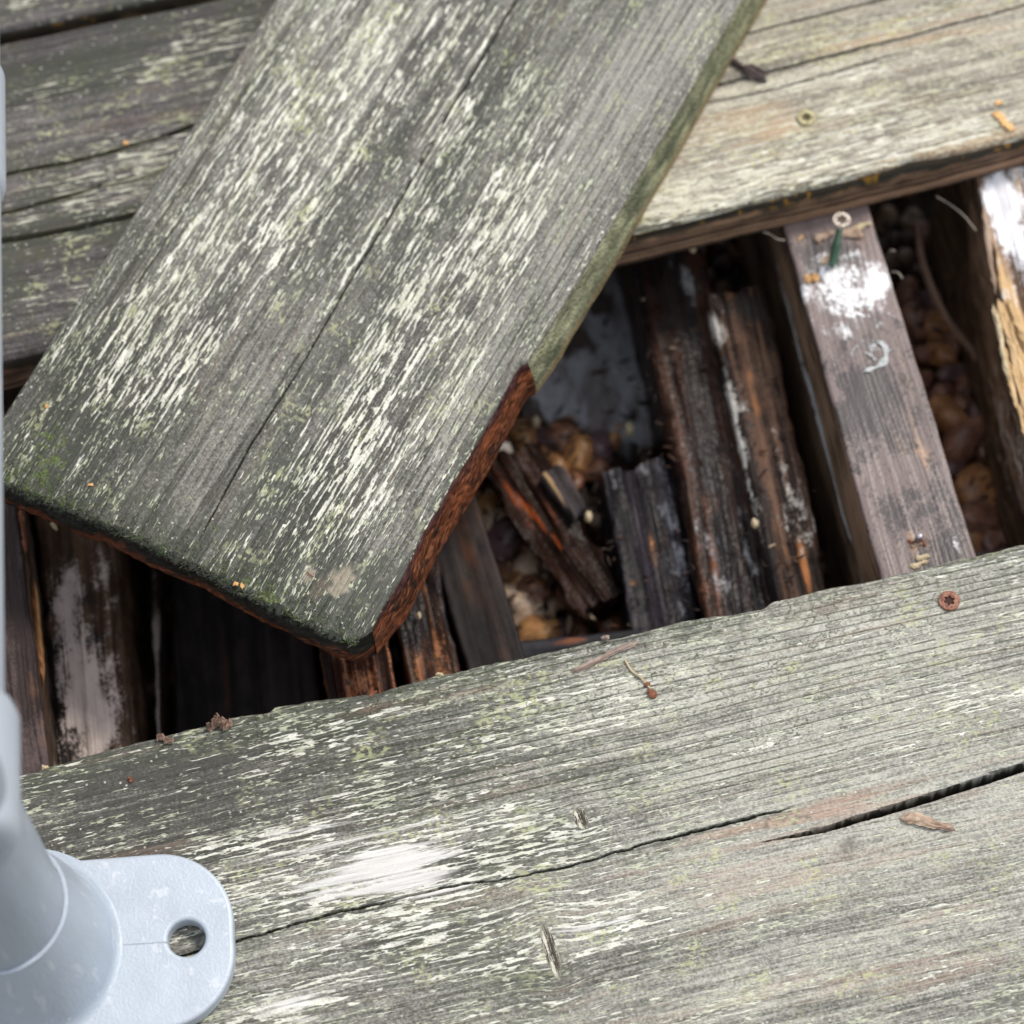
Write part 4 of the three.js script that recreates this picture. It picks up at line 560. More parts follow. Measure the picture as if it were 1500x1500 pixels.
  for (const [x, y, r, k] of [[1340, 470, .008, 1], [1370, 480, .007, 0], [1350, 520, .007, 1], [1378, 520, .008, 0], [1395, 545, .006, 3], [1383, 610, .0115, 0], [1412, 645, .0115, 1], [1440, 600, .008, 3], [1380, 575, .006, 1], [1450, 660, .008, 1], [1430, 720, .011, 0], [1395, 690, .007, 3], [1440, 765, .0115, 1], [1465, 800, .010, 1], [1425, 800, .009, 0], [1470, 720, .007, 3], [1485, 760, .008, 1], [1330, 430, .007, 1], [1360, 440, .007, 3], [1400, 500, .007, 1], [1480, 690, .006, 0], [1410, 590, .006, 1], [1345, 560, .006, 1], [1360, 590, .006, 3], [1415, 570, .006, 1], [1500, 810, .01, 1], [1450, 830, .009, 3]])
    pebble(x, y, BED + r * 0.5 + 0.002, r * 0.82, k + 5, B, own[`${x},${y}`]);
  // the bed of smaller stones below them
  const bed = new THREE.InstancedMesh(shapes[1], mats[1].clone(), 3200), m = new THREE.Matrix4(), q = new THREE.Quaternion(), e = new THREE.Euler(), c = new THREE.Color();
  bed.material.map = null; bed.material.color.set(0xffffff);
  for (let i = 0; i < 3200; i++) { const x = rr(0.26, -0.26), z = rr(-0.22, 0.2), r = rr(0.003, 0.006); q.setFromEuler(e.set(rr(0, 6), rr(0, 6), rr(0, 6))); m.compose(V(x, BED - 0.010 + (fbm(x * 30, z * 30, 5) - 0.5) * 0.012 + r * 0.3, z), q, V(r, r, r)); bed.setMatrixAt(i, m); const k = rnd(), d = rr(0.5, 1); if (k < 0.4) c.setRGB(0.13 * d, 0.06 * d, 0.03 * d); else if (k < 0.85) c.setRGB(0.06 * d, 0.034 * d, 0.028 * d); else c.setRGB(0.22 * d, 0.15 * d, 0.10 * d); bed.setColorAt(i, c); }
  bed.name = 'gravel'; bed.castShadow = bed.receiveShadow = true; tag(bed, 'bed of small wet brown stones under the deck', 'gravel', null, 'stuff'); scene.add(bed);
}

// ---------------------------------------------------------------- crumbs of rotten wood lying all over the gap
{
  const g0 = sliver0(), n = 640, lit = new THREE.InstancedMesh(g0, new THREE.MeshPhysicalMaterial({ roughness: 0.5, specularIntensity: 0.4 }), n), m = new THREE.Matrix4(), q = new THREE.Quaternion(), e = new THREE.Euler(), c = new THREE.Color();
  function sliver0() { const g = new THREE.IcosahedronGeometry(1, 1), p = g.attributes.position; for (let i = 0; i < p.count; i++) { const x = p.getX(i), y = p.getY(i), z = p.getZ(i), f = 0.7 + 0.6 * noise(x * 1.5 + 4, y * 1.5 + z + 4, 951); p.setXYZ(i, x * f * 2.6, y * f * 0.35, z * f * 0.5); } g.computeVertexNormals(); return g; }
  const zones = [[690, 600, 930, 950, BED + 0.012, 0.2], [700, 640, 930, 930, BED + 0.016, 0.15], [1300, 400, 1500, 830, BED + 0.012, 0.22], [930, 420, 1040, 900, -0.0585, 0.11], [1050, 450, 1200, 860, -0.0485, 0.11], [880, 700, 1000, 920, -0.070, 0.05], [800, 380, 960, 640, -0.104, 0.06]];
  for (let i = 0; i < n; i++) { let t = rnd(), z = zones[0]; for (const k of zones) { if (t < k[5]) { z = k; break; } t -= k[5]; } const x = rr(z[0], z[2]), y = rr(z[1], z[3]), deep = z[4] < -0.09, r = rr(0.0004, 0.0014) * (deep && rnd() < 0.15 ? 1.4 : 1) * (deep ? 1 : 0.75); q.setFromEuler(e.set(rr(-0.4, 0.4), rr(0, 6.3), rr(-0.4, 0.4))); m.compose(at(x, y, z[4] + rr(0, 0.002)), q, V(r, r, r)); lit.setMatrixAt(i, m); const k = rnd(), d = rr(0.5, 1.2); if (k < 0.78) c.setRGB(0.022 * d, 0.013 * d, 0.010 * d); else if (k < 0.965) c.setRGB(0.075 * d, 0.038 * d, 0.022 * d); else c.setRGB(0.38 * d, 0.29 * d, 0.2 * d); lit.setColorAt(i, c); }
  lit.name = 'wood_litter'; lit.castShadow = lit.receiveShadow = true; tag(lit, 'crumbs of dark rotten wood lying over the stones and timbers in the gap', 'litter', null, 'stuff'); scene.add(lit);
}

// ---------------------------------------------------------------- galvanised railing at the left
{
  const H0 = 0.0004, galv = std(paint(512, 512, 0.1, 0, 0.1, (s, w, o) => { const a = fbm(s * 130, w * 130, 1001, 4), b = noise(s * 1700, w * 1700, 1002), d = ss(0.70, 0.8, fbm(s * 260, w * 260, 1003)); const k = 0.92 + 0.16 * (a - 0.5) + 0.05 * (b - 0.5); const c = [0.475 * k, 0.53 * k, 0.60 * k]; mixc(c, [0.66, 0.68, 0.71], d * 0.4); o[0] = c[0]; o[1] = c[1]; o[2] = c[2]; o[3] = 0.5 + 0.5 * (a - 0.5) + 0.3 * (b - 0.5); }), 0.5, 0.00022, { metalness: 0.2, specularIntensity: 0.8 });
  for (const t of [galv.map, galv.bumpMap]) t.wrapS = t.wrapT = THREE.RepeatWrapping;
  const base = at(37, 1403, 0), g = thing('railing_fitting', 'pale galvanised railing post fitting with a flat flange and one empty bolt hole', 'railing fitting', base);
  const hole = at(273, 1374, 0.0072).sub(base), dir = hole.clone().setY(0).normalize(), ang = Math.atan2(-dir.z, dir.x), hd = Math.hypot(hole.x, hole.z);
  // flange: stadium-like plate, both ends rounded, a bolt hole each side
  const tip = at(342, 1388, 0.007).sub(base).setY(0).length(), hw = 0.0290, R = 0.024;
  const sh = new THREE.Shape(); sh.moveTo(-tip + R, -hw); sh.lineTo(tip - R, -hw); sh.absarc(tip - R, -hw + R, R, -Math.PI / 2, 0); sh.lineTo(tip, hw - R); sh.absarc(tip - R, hw - R, R, 0, Math.PI / 2); sh.lineTo(-tip + R, hw); sh.absarc(-tip + R, hw - R, R, Math.PI / 2, Math.PI); sh.lineTo(-tip, -hw + R); sh.absarc(-tip + R, -hw + R, R, Math.PI, Math.PI * 1.5);
  for (const s of [1, -1]) { const h = new THREE.Path(); h.absarc(s * hd, 0, 0.0060, 0, Math.PI * 2, true); sh.holes.push(h); }
  const fg = new THREE.ExtrudeGeometry(sh, { depth: 0.0046, bevelEnabled: true, bevelThickness: 0.0012, bevelSize: 0.0012, bevelOffset: -0.0012, bevelSegments: 4, curveSegments: 28 });
  { const u = fg.attributes.uv; for (let i = 0; i < u.count; i++) u.setXY(i, u.getX(i) * 10, u.getY(i) * 10); }
  fg.rotateX(-Math.PI / 2); fg.translate(0, H0 + 0.0012, 0); fg.rotateY(ang);
  part('flange', fg, galv, g);
  // socket with a fillet at its foot and a rim at the top
  const topY = 0.0575, prof = [[0.0345, H0 + 0.0066], [0.0322, H0 + 0.0070], [0.0306, 0.0082], [0.0296, 0.0102], [0.0289, 0.0140], [0.0262, 0.034], [0.0227, 0.0530], [0.0226, 0.0538], [0.0227, 0.0544], [0.0225, 0.0549], [0.0220, 0.0551], [0.0213, 0.0550]];
  const uvm = gm => { const u = gm.attributes.uv; for (let i = 0; i < u.count; i++) u.setXY(i, u.getX(i) * 1.7, u.getY(i) * 0.6); return gm; };
  const socketShade = galv.clone(); socketShade.color.setRGB(0.86, 0.88, 0.90); part('socket', uvm(new THREE.LatheGeometry(prof.map(([x, y]) => new THREE.Vector2(x, y)), 96)), socketShade, g);  // same zinc, darkened so the colour carries the shading of the upright socket
  // casting seam across the flange to the hole
  const seam = new THREE.BoxGeometry(hd - 0.006 - 0.0325, 0.0004, 0.0004, 20, 1, 1); seam.translate((hd - 0.006 + 0.0325) / 2, H0 + 0.00685, 0); seam.rotateY(ang - 0.02); part('casting_seam', seam, galv, g);
  // post, rising through a cross fitting that carries the rail
  const RH = 0.142;
  const post = new THREE.CylinderGeometry(0.0212, 0.0212, 0.30, 64, 1); post.translate(0, 0.19, 0); const postShade = galv.clone(); postShade.color.setRGB(0.80, 0.82, 0.84); part('post', uvm(post), postShade, g);  // post zinc darkened too: shading of an upright tube put into its colour
  const r1 = at(4, 880, RH), r2 = at(2, 600, RH), rdir = r2.clone().sub(r1).setY(0).normalize(), right = V(-rdir.z, 0, rdir.x); if (right.x < 0) right.negate();
  const axis0 = at(4, 880, RH).addScaledVector(right, -0.0212);   // the rail's axis, its right edge showing
  const tube = (r, from, len, seg, y = RH, off = 0, cap = 0) => { const pts = cap ? [[0, 0], [r - cap, 0], [r - cap * 0.3, cap * 0.3], [r, cap], [r, len - cap], [r - cap * 0.3, len - cap * 0.3], [r - cap, len], [0, len]] : [[r, 0], [r, len]]; const t = new THREE.LatheGeometry(pts.map(([a, b]) => new THREE.Vector2(a, b)), seg); t.applyQuaternion(new THREE.Quaternion().setFromUnitVectors(V(0, 1, 0), rdir)); const p = axis0.clone().addScaledVector(rdir, from).addScaledVector(right, off).sub(base); p.y = y; t.translate(p.x, p.y, p.z); return uvm(t); };
  const sOf = (x, y) => at(x, y, RH).sub(axis0).dot(rdir);
  part('rail', tube(0.0212, sOf(4, 1140), 0.45, 64), galv, g);
  const a0 = sOf(28, 1238), a1 = sOf(22, 1018); part('rail_collar', tube(0.0255, a0, a1 - a0, 64, RH, 0, 0.006), galv, g);
  const b0 = sOf(10, 288), b1 = sOf(8, 84); part('rail_coupling', tube(0.0228, b0, b1 - b0, 64, RH, 0, 0.006), galv, g);
}

// ---------------------------------------------------------------- screws
function starScrew(name, label, p, r, colA, colB, tilt, shank) {
  const g = thing(name, label, 'screw', p);
  const mat = std(paint(96, 96, 1, 0, 1, (s, w, o) => { const n = fbm(s * 9, w * 9, 1101 + r * 1e5, 4), c = [...colA]; mixc(c, colB, clamp(n * 2 - 0.5)); o[0] = c[0]; o[1] = c[1]; o[2] = c[2]; o[3] = n; }), 0.55, 0.0004, { metalness: 0.35 });
  for (const t of [mat.map, mat.bumpMap]) t.wrapS = t.wrapT = THREE.RepeatWrapping;
  const sh = new THREE.Shape(); sh.absarc(0, 0, r, 0, Math.PI * 2);
  const star = new THREE.Path(); for (let i = 0; i <= 72; i++) { const t = -i / 72 * Math.PI * 2, q = r * (0.43 + 0.085 * Math.cos(6 * t)); i ? star.lineTo(q * Math.cos(t), q * Math.sin(t)) : star.moveTo(q, 0); } sh.holes.push(star);
  const hg = new THREE.ExtrudeGeometry(sh, { depth: 0.0012, bevelEnabled: true, bevelThickness: 0.0003, bevelSize: 0.0003, bevelOffset: -0.0003, bevelSegments: 3, curveSegments: 32 });
  { const u = hg.attributes.uv; for (let i = 0; i < u.count; i++) u.setXY(i, u.getX(i) * 130, u.getY(i) * 130); }
  hg.rotateX(-Math.PI / 2); hg.translate(0, -0.0010, 0); part('head', hg, mat, g);
  const fl = new THREE.CylinderGeometry(r * 0.62, r * 0.5, 0.0004, 32); fl.translate(0, -0.0005, 0); part('recess', fl, new THREE.MeshStandardMaterial({ color: new THREE.Color().setRGB(colA[0] * 0.4, colA[1] * 0.4, colA[2] * 0.4), roughness: 0.9 }), g);
  if (shank) {
    const gm = new THREE.MeshStandardMaterial({ color: new THREE.Color().setRGB(0.10, 0.21, 0.135), roughness: 0.4, metalness: 0.4 });
    const pts = [[0.0029, -0.0010], [0.0018, -0.0024], [0.0012, -0.0034], [0.0012, -0.014]]; for (let i = 0; i < 8; i++) pts.push([0.0013, -0.0143 - i * 0.0016], [0.0017, -0.0148 - i * 0.0016], [0.0012, -0.0153 - i * 0.0016]); pts.push([0.0012, -0.034]);
    part('shank', new THREE.LatheGeometry(pts.map(([a, b]) => new THREE.Vector2(a, b)).reverse(), 24), gm, g);
  }
  g.rotation.set(tilt[0], tilt[1], tilt[2]);
  return g;
}
const onFront = (x, y, dy = 0) => { const [s, w] = front.px(x, y); return front.place(s, w, front.topY(s, w) + dy, V()); };
const onPale = (x, y, dy = 0) => { const [s, w] = pale.px(x, y); return pale.place(s, w, pale.topY(s, w) + dy, V()); };
const onPlank = (x, y, dy = 0) => { const [s, w] = plank.px(x, y); return plank.place(s, w, plank.topY(s, w) + dy, V()); };
const onJoist = (x, y, dy = 0) => { const [s, w] = jb.px(x, y); return jb.place(s, w, jb.topY(s, w) + dy, V()); };
starScrew('screw', 'rusty red-brown star-drive screw in the front board', onFront(1390, 881, 0.0007), 0.0036, [0.11, 0.05, 0.036], [0.30, 0.15, 0.105], [0.02, 0.3, 0]);
starScrew('screw', 'yellowish star-drive screw in the pale board at upper right', onPale(1181, 174, 0.0007), 0.0034, [0.20, 0.17, 0.09], [0.50, 0.45, 0.28], [0, 0.7, 0]);
{ const b = onJoist(1224, 382), h = b.clone(); h.y = 0.0058; starScrew('screw', 'screw with a green shank standing tall out of the lavender joist', h, 0.0034, [0.22, 0.17, 0.13], [0.5, 0.45, 0.4], [-0.03, 0.4, -0.05], true); }
{ // rusty nail stub in the joist, with a stained ring of splinters
  const p = onJoist(1345, 792), g = thing('nail', 'snapped grey nail stub in rusty splinters at the near end of the lavender joist', 'nail', p);
  const st = new THREE.MeshStandardMaterial({ color: new THREE.Color().setRGB(0.30, 0.28, 0.32), roughness: 0.35, metalness: 0.6 }); const n = new THREE.CylinderGeometry(0.0013, 0.0013, 0.006, 16); n.translate(0, 0.001, 0); part('shank', n, st, g);
  const c = new THREE.SphereGeometry(0.0013, 16, 8, 0, 6.3, 0, 1.57); c.scale(1, 0.5, 1); c.translate(0, 0.004, 0); part('tip', c, st, g);
}

// ---------------------------------------------------------------- splinters, chips, twigs and crumbs
const woodChip = (a, b, S) => { const m = std(paint(128, 32, 1, 0, 1, (s, w, o) => { const l = noise(s * 3, w * 14, S), n = noise(s * 40, w * 30, S + 1), c = [...a]; mixc(c, b, clamp(l * 1.3 - 0.15 + (n - 0.5) * 0.4)); o[0] = c[0]; o[1] = c[1]; o[2] = c[2]; o[3] = l * 0.7 + n * 0.3; }), 0.8, 0.0006); return m; };
const M = { tan: woodChip([0.21, 0.135, 0.095], [0.46, 0.35, 0.265], 1201), orange: woodChip([0.55, 0.28, 0.10], [0.80, 0.52, 0.24], 1203), dark: woodChip([0.03, 0.022, 0.02], [0.12, 0.09, 0.09], 1205), grey: woodChip([0.17, 0.12, 0.10], [0.36, 0.29, 0.25], 1207), buff: woodChip([0.42, 0.27, 0.13], [0.66, 0.48, 0.28], 1217), burnt: woodChip([0.16, 0.06, 0.02], [0.55, 0.28, 0.12], 1215), rust: woodChip([0.12, 0.045, 0.028], [0.29, 0.12, 0.07], 1209), straw: woodChip([0.35, 0.28, 0.17], [0.6, 0.5, 0.34], 1211), crumb: woodChip([0.10, 0.06, 0.045], [0.30, 0.2, 0.15], 1213) };
// a ragged sliver from a to b, lying on its lower face
function sliver(a, b, w0, w1, th, S) {
  const d = b.clone().sub(a), L = d.length(), n = 14, m = 7; d.normalize(); const side = d.clone().cross(V(0, 1, 0)).normalize(), upv = side.clone().cross(d).normalize();
  return gridGeo(n, m, (i, j, p) => { const t = i / n, end = Math.min(1, Math.min(t, 1 - t) * 6 + (i === 0 || i === n ? 0.05 : 0.3)), w = lerp(w0, w1, t) * end * (0.7 + 0.35 * noise(t * 6, S, 3) + 0.3 * hash(i, 7, S)), an = j / m * Math.PI * 2, k = 0.8 + 0.5 * hash(i, j % m, S), c = Math.cos(an), s = Math.sin(an); p.copy(a).addScaledVector(d, t * L + (hash(j % m, 5, S) - 0.5) * L * 0.06 * (i === 0 || i === n ? 1 : 0)).addScaledVector(side, c * w / 2 * k + (noise(t * 3, 9, S) - 0.5) * w * 0.5).addScaledVector(upv, (s * 0.5 + 0.42) * th * end * k); }, (i, j, q) => { q[0] = i / n; q[1] = j / m; });
}
const flat = g => { const f = g.toNonIndexed(); f.computeVertexNormals(); return f; };
const chip = (name, label, cat, P, Q, w0, w1, th, mat, S, group) => single(name, flat(sliver(P, Q, w0, w1, th, S)), mat, label, cat, V(0, 0, 0), group);
chip('wood_chip', 'tan split wood chip near the wide crack on the front board', 'wood chip', onFront(1318, 1199), onFront(1398, 1217), 0.0042, 0.0022, 0.0024, M.tan, 21);
chip('wood_splinter', 'long thin brown splinter on the rear rim of the front board', 'splinter', onFront(836, 984), onFront(934, 940), 0.0022, 0.0018, 0.0012, M.grey, 22);
chip('wood_chip', 'bright orange wood chip on the pale board at upper right', 'wood chip', onPale(1452, 167), onPale(1487, 191), 0.0026, 0.0024, 0.0018, M.orange, 23);
chip('wood_chip', 'tiny orange flake above the bright orange chip on the pale board', 'wood chip', onPale(1457, 153), onPale(1469, 149), 0.0018, 0.0014, 0.0008, M.orange, 24);
{ const t = thing('twig', 'black knobbly twig against the mossy side of the loose plank', 'twig');
  part('stem', sliver(onPale(1062, 88, 0.0003), onPale(1122, 122, 0.0003), 0.0018, 0.0040, 0.0028, 31), M.dark, t);
  part('branch', sliver(onPale(1095, 98, 0.001), onPale(1125, 112, 0.0015), 0.0014, 0.0018, 0.0012, 32), M.dark, t);
  part('tip', sliver(onPale(1066, 86, 0.0012), onPale(1073, 91, 0.0012), 0.0012, 0.0010, 0.001, 33), M.rust, t); }
{ const t = thing('plant_stem', 'dried jointed stem with brown buds lying on the front board', 'plant stem'); const pts = [[915, 967], [925, 982], [938, 993], [948, 1004], [953, 1010]].map(([x, y], i) => onFront(x, y, 0.0006 + (i === 2 ? 0.0004 : 0)));
  part('stem', new THREE.TubeGeometry(new THREE.CatmullRomCurve3(pts), 24, 0.00042, 6), M.straw, t); for (const [x, y, r] of [[948, 1003, 0.0009], [956, 1019, 0.0013], [953, 1013, 0.0009]]) { const b = new THREE.IcosahedronGeometry(r, 2); b.scale(1.2, 0.8, 1); const p = onFront(x, y, r * 0.6); b.translate(p.x, p.y, p.z); part('bud', b, M.rust, t); } }
// crumbled bark on the rear rim of the front board
function crumbs(name, label, spots, mat) { const t = thing(name, label, 'bark'); for (const [x, y, x2, y2, w, th, dy] of spots) part('flake', sliver(onFront(x, y, dy ?? 0.0004), onFront(x2, y2, dy ?? 0.0008), w, w * 0.8, th, (x * 7 + y) | 0), mat, t); return t; }
crumbs('bark_fragment', 'crumbled brown bark fragment standing on the rear rim of the front board', [[303, 1070, 326, 1056, 0.003, 0.0025], [310, 1062, 334, 1060, 0.0028, 0.004, 0.0012], [314, 1056, 322, 1050, 0.002, 0.002, 0.0035], [322, 1064, 342, 1062, 0.003, 0.002]], M.crumb);
crumbs('bark_fragment', 'flat reddish bark crumb left of the taller bark fragment', [[229, 1083, 243, 1081, 0.0026, 0.0012], [240, 1086, 256, 1084, 0.002, 0.0011]], M.crumb);
chip('bark_fragment', 'tiny pale flake sticking up at the middle of the front board rim', 'bark', onFront(884, 938, 0.0002), onFront(893, 933, 0.0035), 0.0022, 0.0012, 0.0016, M.grey, 25);
chip('wood_crumb', 'small brick-red crumb on the dark left part of the front board', 'crumb', onFront(187, 1139), onFront(196, 1145), 0.0016, 0.0010, 0.001, M.rust, 41);
chip('wood_crumb', 'small tan crumb on the front board rim beside the galvanised rail', 'crumb', onFront(60, 1122), onFront(71, 1121), 0.0018, 0.0012, 0.0012, M.straw, 42);
chip('wood_crumb', 'straw-coloured crumb on the front board rim below the plank corner', 'crumb', onFront(641, 984), onFront(650, 990), 0.0018, 0.0010, 0.0014, M.straw, 43);
chip('wood_crumb', 'red sliver on the front board rim under the ribbed timber', 'crumb', onFront(541, 1021), onFront(551, 1009), 0.0008, 0.0008, 0.0008, M.rust, 44);
chip('wood_crumb', 'orange crumb in the crack of the dark left board', 'crumb', at(180, 212, 0.0004), at(189, 210, 0.0004), 0.0016, 0.0016, 0.0012, M.orange, 45);
chip('wood_crumb', 'orange seed at the far left of the loose plank', 'crumb', onPlank(66, 597), onPlank(71, 594), 0.0014, 0.0012, 0.0010, M.orange, 46);
chip('wood_crumb', 'pale orange flake on the mossy left end of the loose plank', 'crumb', onPlank(128, 710), onPlank(137, 711), 0.0009, 0.0008, 0.0006, M.orange, 47);
chip('wood_crumb', 'left one of two orange seeds at the crumbling plank end', 'crumb', onPlank(342, 853, 0.0004), onPlank(349, 856, 0.0004), 0.0017, 0.0014, 0.0012, M.orange, 48);
chip('wood_crumb', 'right one of two orange seeds at the crumbling plank end', 'crumb', onPlank(352, 858, 0.0004), onPlank(358, 859, 0.0004), 0.0016, 0.0014, 0.0012, M.orange, 49);
chip('wood_splinter', 'thin red-brown curl on the loose plank near its tip', 'splinter', onPlank(449, 838, 0.0004), onPlank(459, 847, 0.0006), 0.0004, 0.0004, 0.0004, M.rust, 50);
// splinters torn up round the standing screw
for (const [x, y, x2, y2, w, th, lab, mt] of [[1192, 352, 1222, 342, 0.0030, 0.0020, 'curled tan splinter left of the green screw', M.tan], [1230, 344, 1265, 346, 0.0040, 0.0018, 'broad tan splinter right of the green screw', M.tan], [1246, 338, 1277, 328, 0.0024, 0.0016, 'straw splinter reaching the joist edge by the green screw', M.straw], [1202, 390, 1216, 376, 0.0022, 0.0014, 'short tan splinter in front of the green screw', M.tan], [1170, 355, 1175, 345, 0.0010, 0.0008, 'tiny orange flake on the joist left of the green screw', M.orange]])
  chip('wood_splinter', lab, 'splinter', onJoist(x, y, 0.0002), onJoist(x2, y2, 0.0008), w, w * 0.7, th * 0.7, mt, (x + y) | 0);
for (const [x, y, x2, y2, w, lab, mt] of [[1333, 800, 1352, 797, 0.0022, 'pinkish splinter at the foot of the snapped nail', M.tan], [1340, 818, 1362, 816, 0.0030, 'flat straw splinter between nail and front board', M.straw], [1332, 831, 1360, 823, 0.0028, 'flat straw splinter tucked against the front board rim', M.straw], [1330, 790, 1340, 800, 0.0016, 'rusty crumb left of the snapped nail', M.rust], [1350, 790, 1357, 800, 0.0016, 'rusty crumb right of the snapped nail', M.rust]])
  chip('wood_splinter', lab, 'splinter', onJoist(x, y, 0.0001), onJoist(x2, y2, 0.0003), w * 0.7, w * 0.5, 0.0007, mt, (x + y) | 0);
// lumpy white fungus on the joist
{
  const bits = []; for (let i = 0; i < 170; i++) { const a = rr(0, 6.28), q = Math.sqrt(rnd()), x = 1243 + Math.cos(a) * q * 50 + q * 4, y = 428 + Math.sin(a) * q * 38 + Math.cos(a) * 4; if (noise(x * 0.06, y * 0.06, 1301) < 0.32) continue; const r = rr(0.0004, 0.0013) * (1.15 - 0.5 * q), g = new THREE.IcosahedronGeometry(r, 2), gp = g.attributes.position; for (let k = 0; k < gp.count; k++) { const f = 1 + 0.5 * (noise(gp.getX(k) / r * 1.7 + i, gp.getZ(k) / r * 1.7 + gp.getY(k) / r, 1302) - 0.5); gp.setXYZ(k, gp.getX(k) * f, gp.getY(k) * f * 0.35, gp.getZ(k) * f); } const p = onJoist(x, y, r * 0.15); g.translate(p.x, p.y, p.z); bits.push(g); }
  const m = part('fungus', mergeVertices(mergeGeometries(bits)), new THREE.MeshStandardMaterial({ color: new THREE.Color().setRGB(0.72, 0.72, 0.73), roughness: 0.9 }), jb.thing, 'stuff'); m.geometry.computeVertexNormals(); m.userData.label = 'lumpy white fungus';
  for (const [x, y] of [[1183, 410], [1194, 408]]) { const g = new THREE.IcosahedronGeometry(0.0016, 2); g.scale(0.9, 0.8, 1.2); const p = onJoist(x, y, 0.0008); g.translate(p.x, p.y, p.z); part('fungus_bud', g, M.orange, jb.thing).userData.label = 'small orange lump beside the white fungus'; }
  // papery scrap of old film on the joist: a crumpled loop, thin and torn
  const film = [], loop = (pts, wd, sd) => { const c = new THREE.CatmullRomCurve3(pts.map(([x, y], i) => onJoist(x, y, 0.0002 + 0.0004 * (i % 2)))); film.push(gridGeo(50, 3, (i, j, p) => { const t = i / 50, q = c.getPoint(t), d = c.getTangent(t), sv = d.clone().cross(V(0, 1, 0)).normalize(); p.copy(q).addScaledVector(sv, (j / 3 - 0.5) * wd * (0.15 + 1.1 * noise(t * 7, sd, 1303)) * Math.min(1, Math.min(t, 1 - t) * 8 + 0.1)); p.y += (noise(t * 20, j, 1304) - 0.3) * 0.0006; }, (i, j, q) => { q[0] = i / 50; q[1] = j / 3; })); };
  loop([[1262, 546], [1275, 542], [1288, 536], [1297, 527], [1298, 514], [1293, 505], [1284, 500]], 0.0026, 2); loop([[1247, 524], [1250, 514], [1257, 506]], 0.0007, 5); loop([[1294, 522], [1304, 514], [1313, 512]], 0.0008, 8); loop([[1266, 516], [1276, 522], [1284, 530]], 0.0014, 9);
  single('film_scrap', mergeGeometries(film), new THREE.MeshStandardMaterial({ color: new THREE.Color().setRGB(0.40, 0.42, 0.42), roughness: 0.5, side: THREE.DoubleSide }), 'crumpled whitish scrap of film stuck on the lavender joist', 'scrap');
}
// splintered yellow slivers on the right-hand joist: one torn bundle, each sliver a part
{
  const t = thing('splintered_edge', 'torn bundle of yellow splinters along the edge of the right-hand joist', 'splinters'), P = (x, y, h) => at(x, y, JT + h);
  for (const [x, y, x2, y2, w, h] of [[1455, 448, 1478, 560, 0.0022, 0.001], [1462, 440, 1492, 548, 0.0026, 0.0015], [1470, 452, 1500, 560, 0.0018, 0.002], [1476, 440, 1512, 520, 0.0028, 0.001], [1466, 500, 1490, 600, 0.0022, 0.0005], [1484, 530, 1512, 640, 0.0026, 0.0012], [1478, 470, 1496, 530, 0.0014, 0.003], [1490, 590, 1520, 690, 0.0022, 0.0005], [1459, 455, 1466, 500, 0.0012, 0.003]]) part('splinter', flat(sliver(P(x, y, h), P(x2, y2, h * 0.6), w, w * 0.7, w * 0.7, (x * 3 + y) | 0)), (x & 1) ? M.straw : M.buff, t);
}
chip('wood_splinter', 'thin tan splinter on the upper edge of the right-hand joist', 'splinter', at(1440, 300, JT), at(1458, 430, JT), 0.0018, 0.0014, 0.0014, M.tan, 71);
// splinters on the joist at the left
for (const [x, y, x2, y2, h, w, lab, mt] of [[30, 745, 38, 812, JT - 0.004, 0.0024, 'upper dark orange splinter hanging on the joist beside the rail', M.rust], [51, 850, 64, 1000, JT - 0.010, 0.0022, 'long orange splinter split from the joist beside the rail', M.burnt], [78, 765, 83, 778, -0.03, 0.0018, 'small tan flake on the joist below the plank end', M.straw]])
  chip('wood_splinter', lab, 'splinter', at(x, y, h), at(x2, y2, h), w, w * 0.7, 0.003, mt, (x + y) | 0);
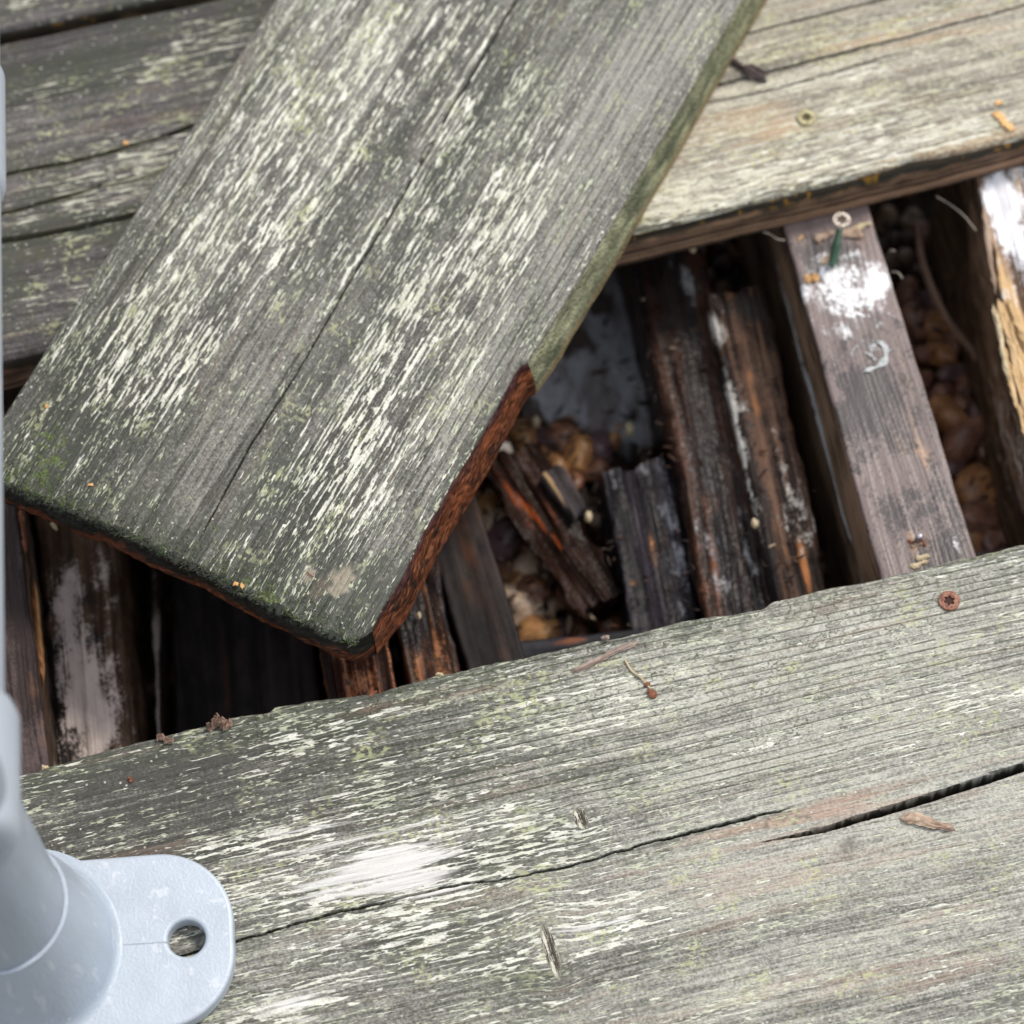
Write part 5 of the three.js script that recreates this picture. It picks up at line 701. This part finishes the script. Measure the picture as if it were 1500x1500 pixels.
// a root in the right-hand pocket, a straw in the left one, small pale crumbs lying deep
{
  const c = new THREE.CatmullRomCurve3([[1346, 330], [1350, 375], [1366, 425], [1392, 475], [1425, 515], [1445, 560], [1455, 590]].map(([x, y], i) => at(x, y, -0.072 - i * 0.003)));
  single('root', new THREE.TubeGeometry(c, 60, 0.0015, 10), M.crumb, 'brown curved root hanging in the right-hand pocket', 'root');
  chip('straw', 'dry straw lying in the left gravel pocket near the front board', 'straw', at(832, 880, -0.095), at(872, 908, -0.09), 0.0014, 0.0012, 0.0012, M.straw, 61);
  for (const [x, y, h, r, lab] of [[921, 629, -0.088, 0.0022, 'buff crumb on the concrete pad beside the reddish joist'], [785, 619, -0.1, 0.0018, 'buff crumb at the back of the left gravel pocket'], [862, 757, -0.07, 0.0018, 'pale crumb at the tip of the small dark chip'], [1105, 767, -0.046, 0.0016, 'pale crumb on the brown rotten joist'], [614, 902, -0.041, 0.0011, 'yellow crumb on the red-brown splintered timber'], [1014, 363, -0.03, 0.0018, 'cream grub-like crumb under the pale board edge']]) { const g = new THREE.IcosahedronGeometry(r, 2), p = g.attributes.position; for (let i = 0; i < p.count; i++) { const f = 1 + 0.4 * (noise(p.getX(i) / r * 2, p.getZ(i) / r * 2 + p.getY(i) / r, x) - 0.5); p.setXYZ(i, p.getX(i) * f * 0.8, p.getY(i) * f, p.getZ(i) * f * 1.3); } g.computeVertexNormals(); single('wood_crumb', g, M.straw, lab, 'crumb', at(x, y, h)); }
  // loose fibres under the pale board
  const fine = new THREE.MeshStandardMaterial({ color: new THREE.Color().setRGB(0.34, 0.30, 0.26), roughness: 0.8 });
  for (const [pts, lab] of [[[[1118, 340, -0.02], [1128, 343, -0.022], [1138, 350, -0.021], [1150, 352, -0.021]], 'curled pale fibre under the pale board edge left of the joist'], [[[1372, 288, -0.02], [1395, 302, -0.03], [1412, 316, -0.028], [1430, 338, -0.026]], 'ragged pale strand hanging from the pale board by the right-hand joist'], [[[1302, 370, -0.03], [1306, 366, -0.026], [1311, 368, -0.025]], 'short fibre at the upper right edge of the lavender joist'], [[[1306, 398, -0.03], [1316, 400, -0.028], [1322, 408, -0.028]], 'bent fibre at the right edge of the lavender joist']]) single('fibre', new THREE.TubeGeometry(new THREE.CatmullRomCurve3(pts.map(p => at(...p))), 20, 0.00028, 6), fine, lab, 'fibre');
}

renderer.render(scene, camera);
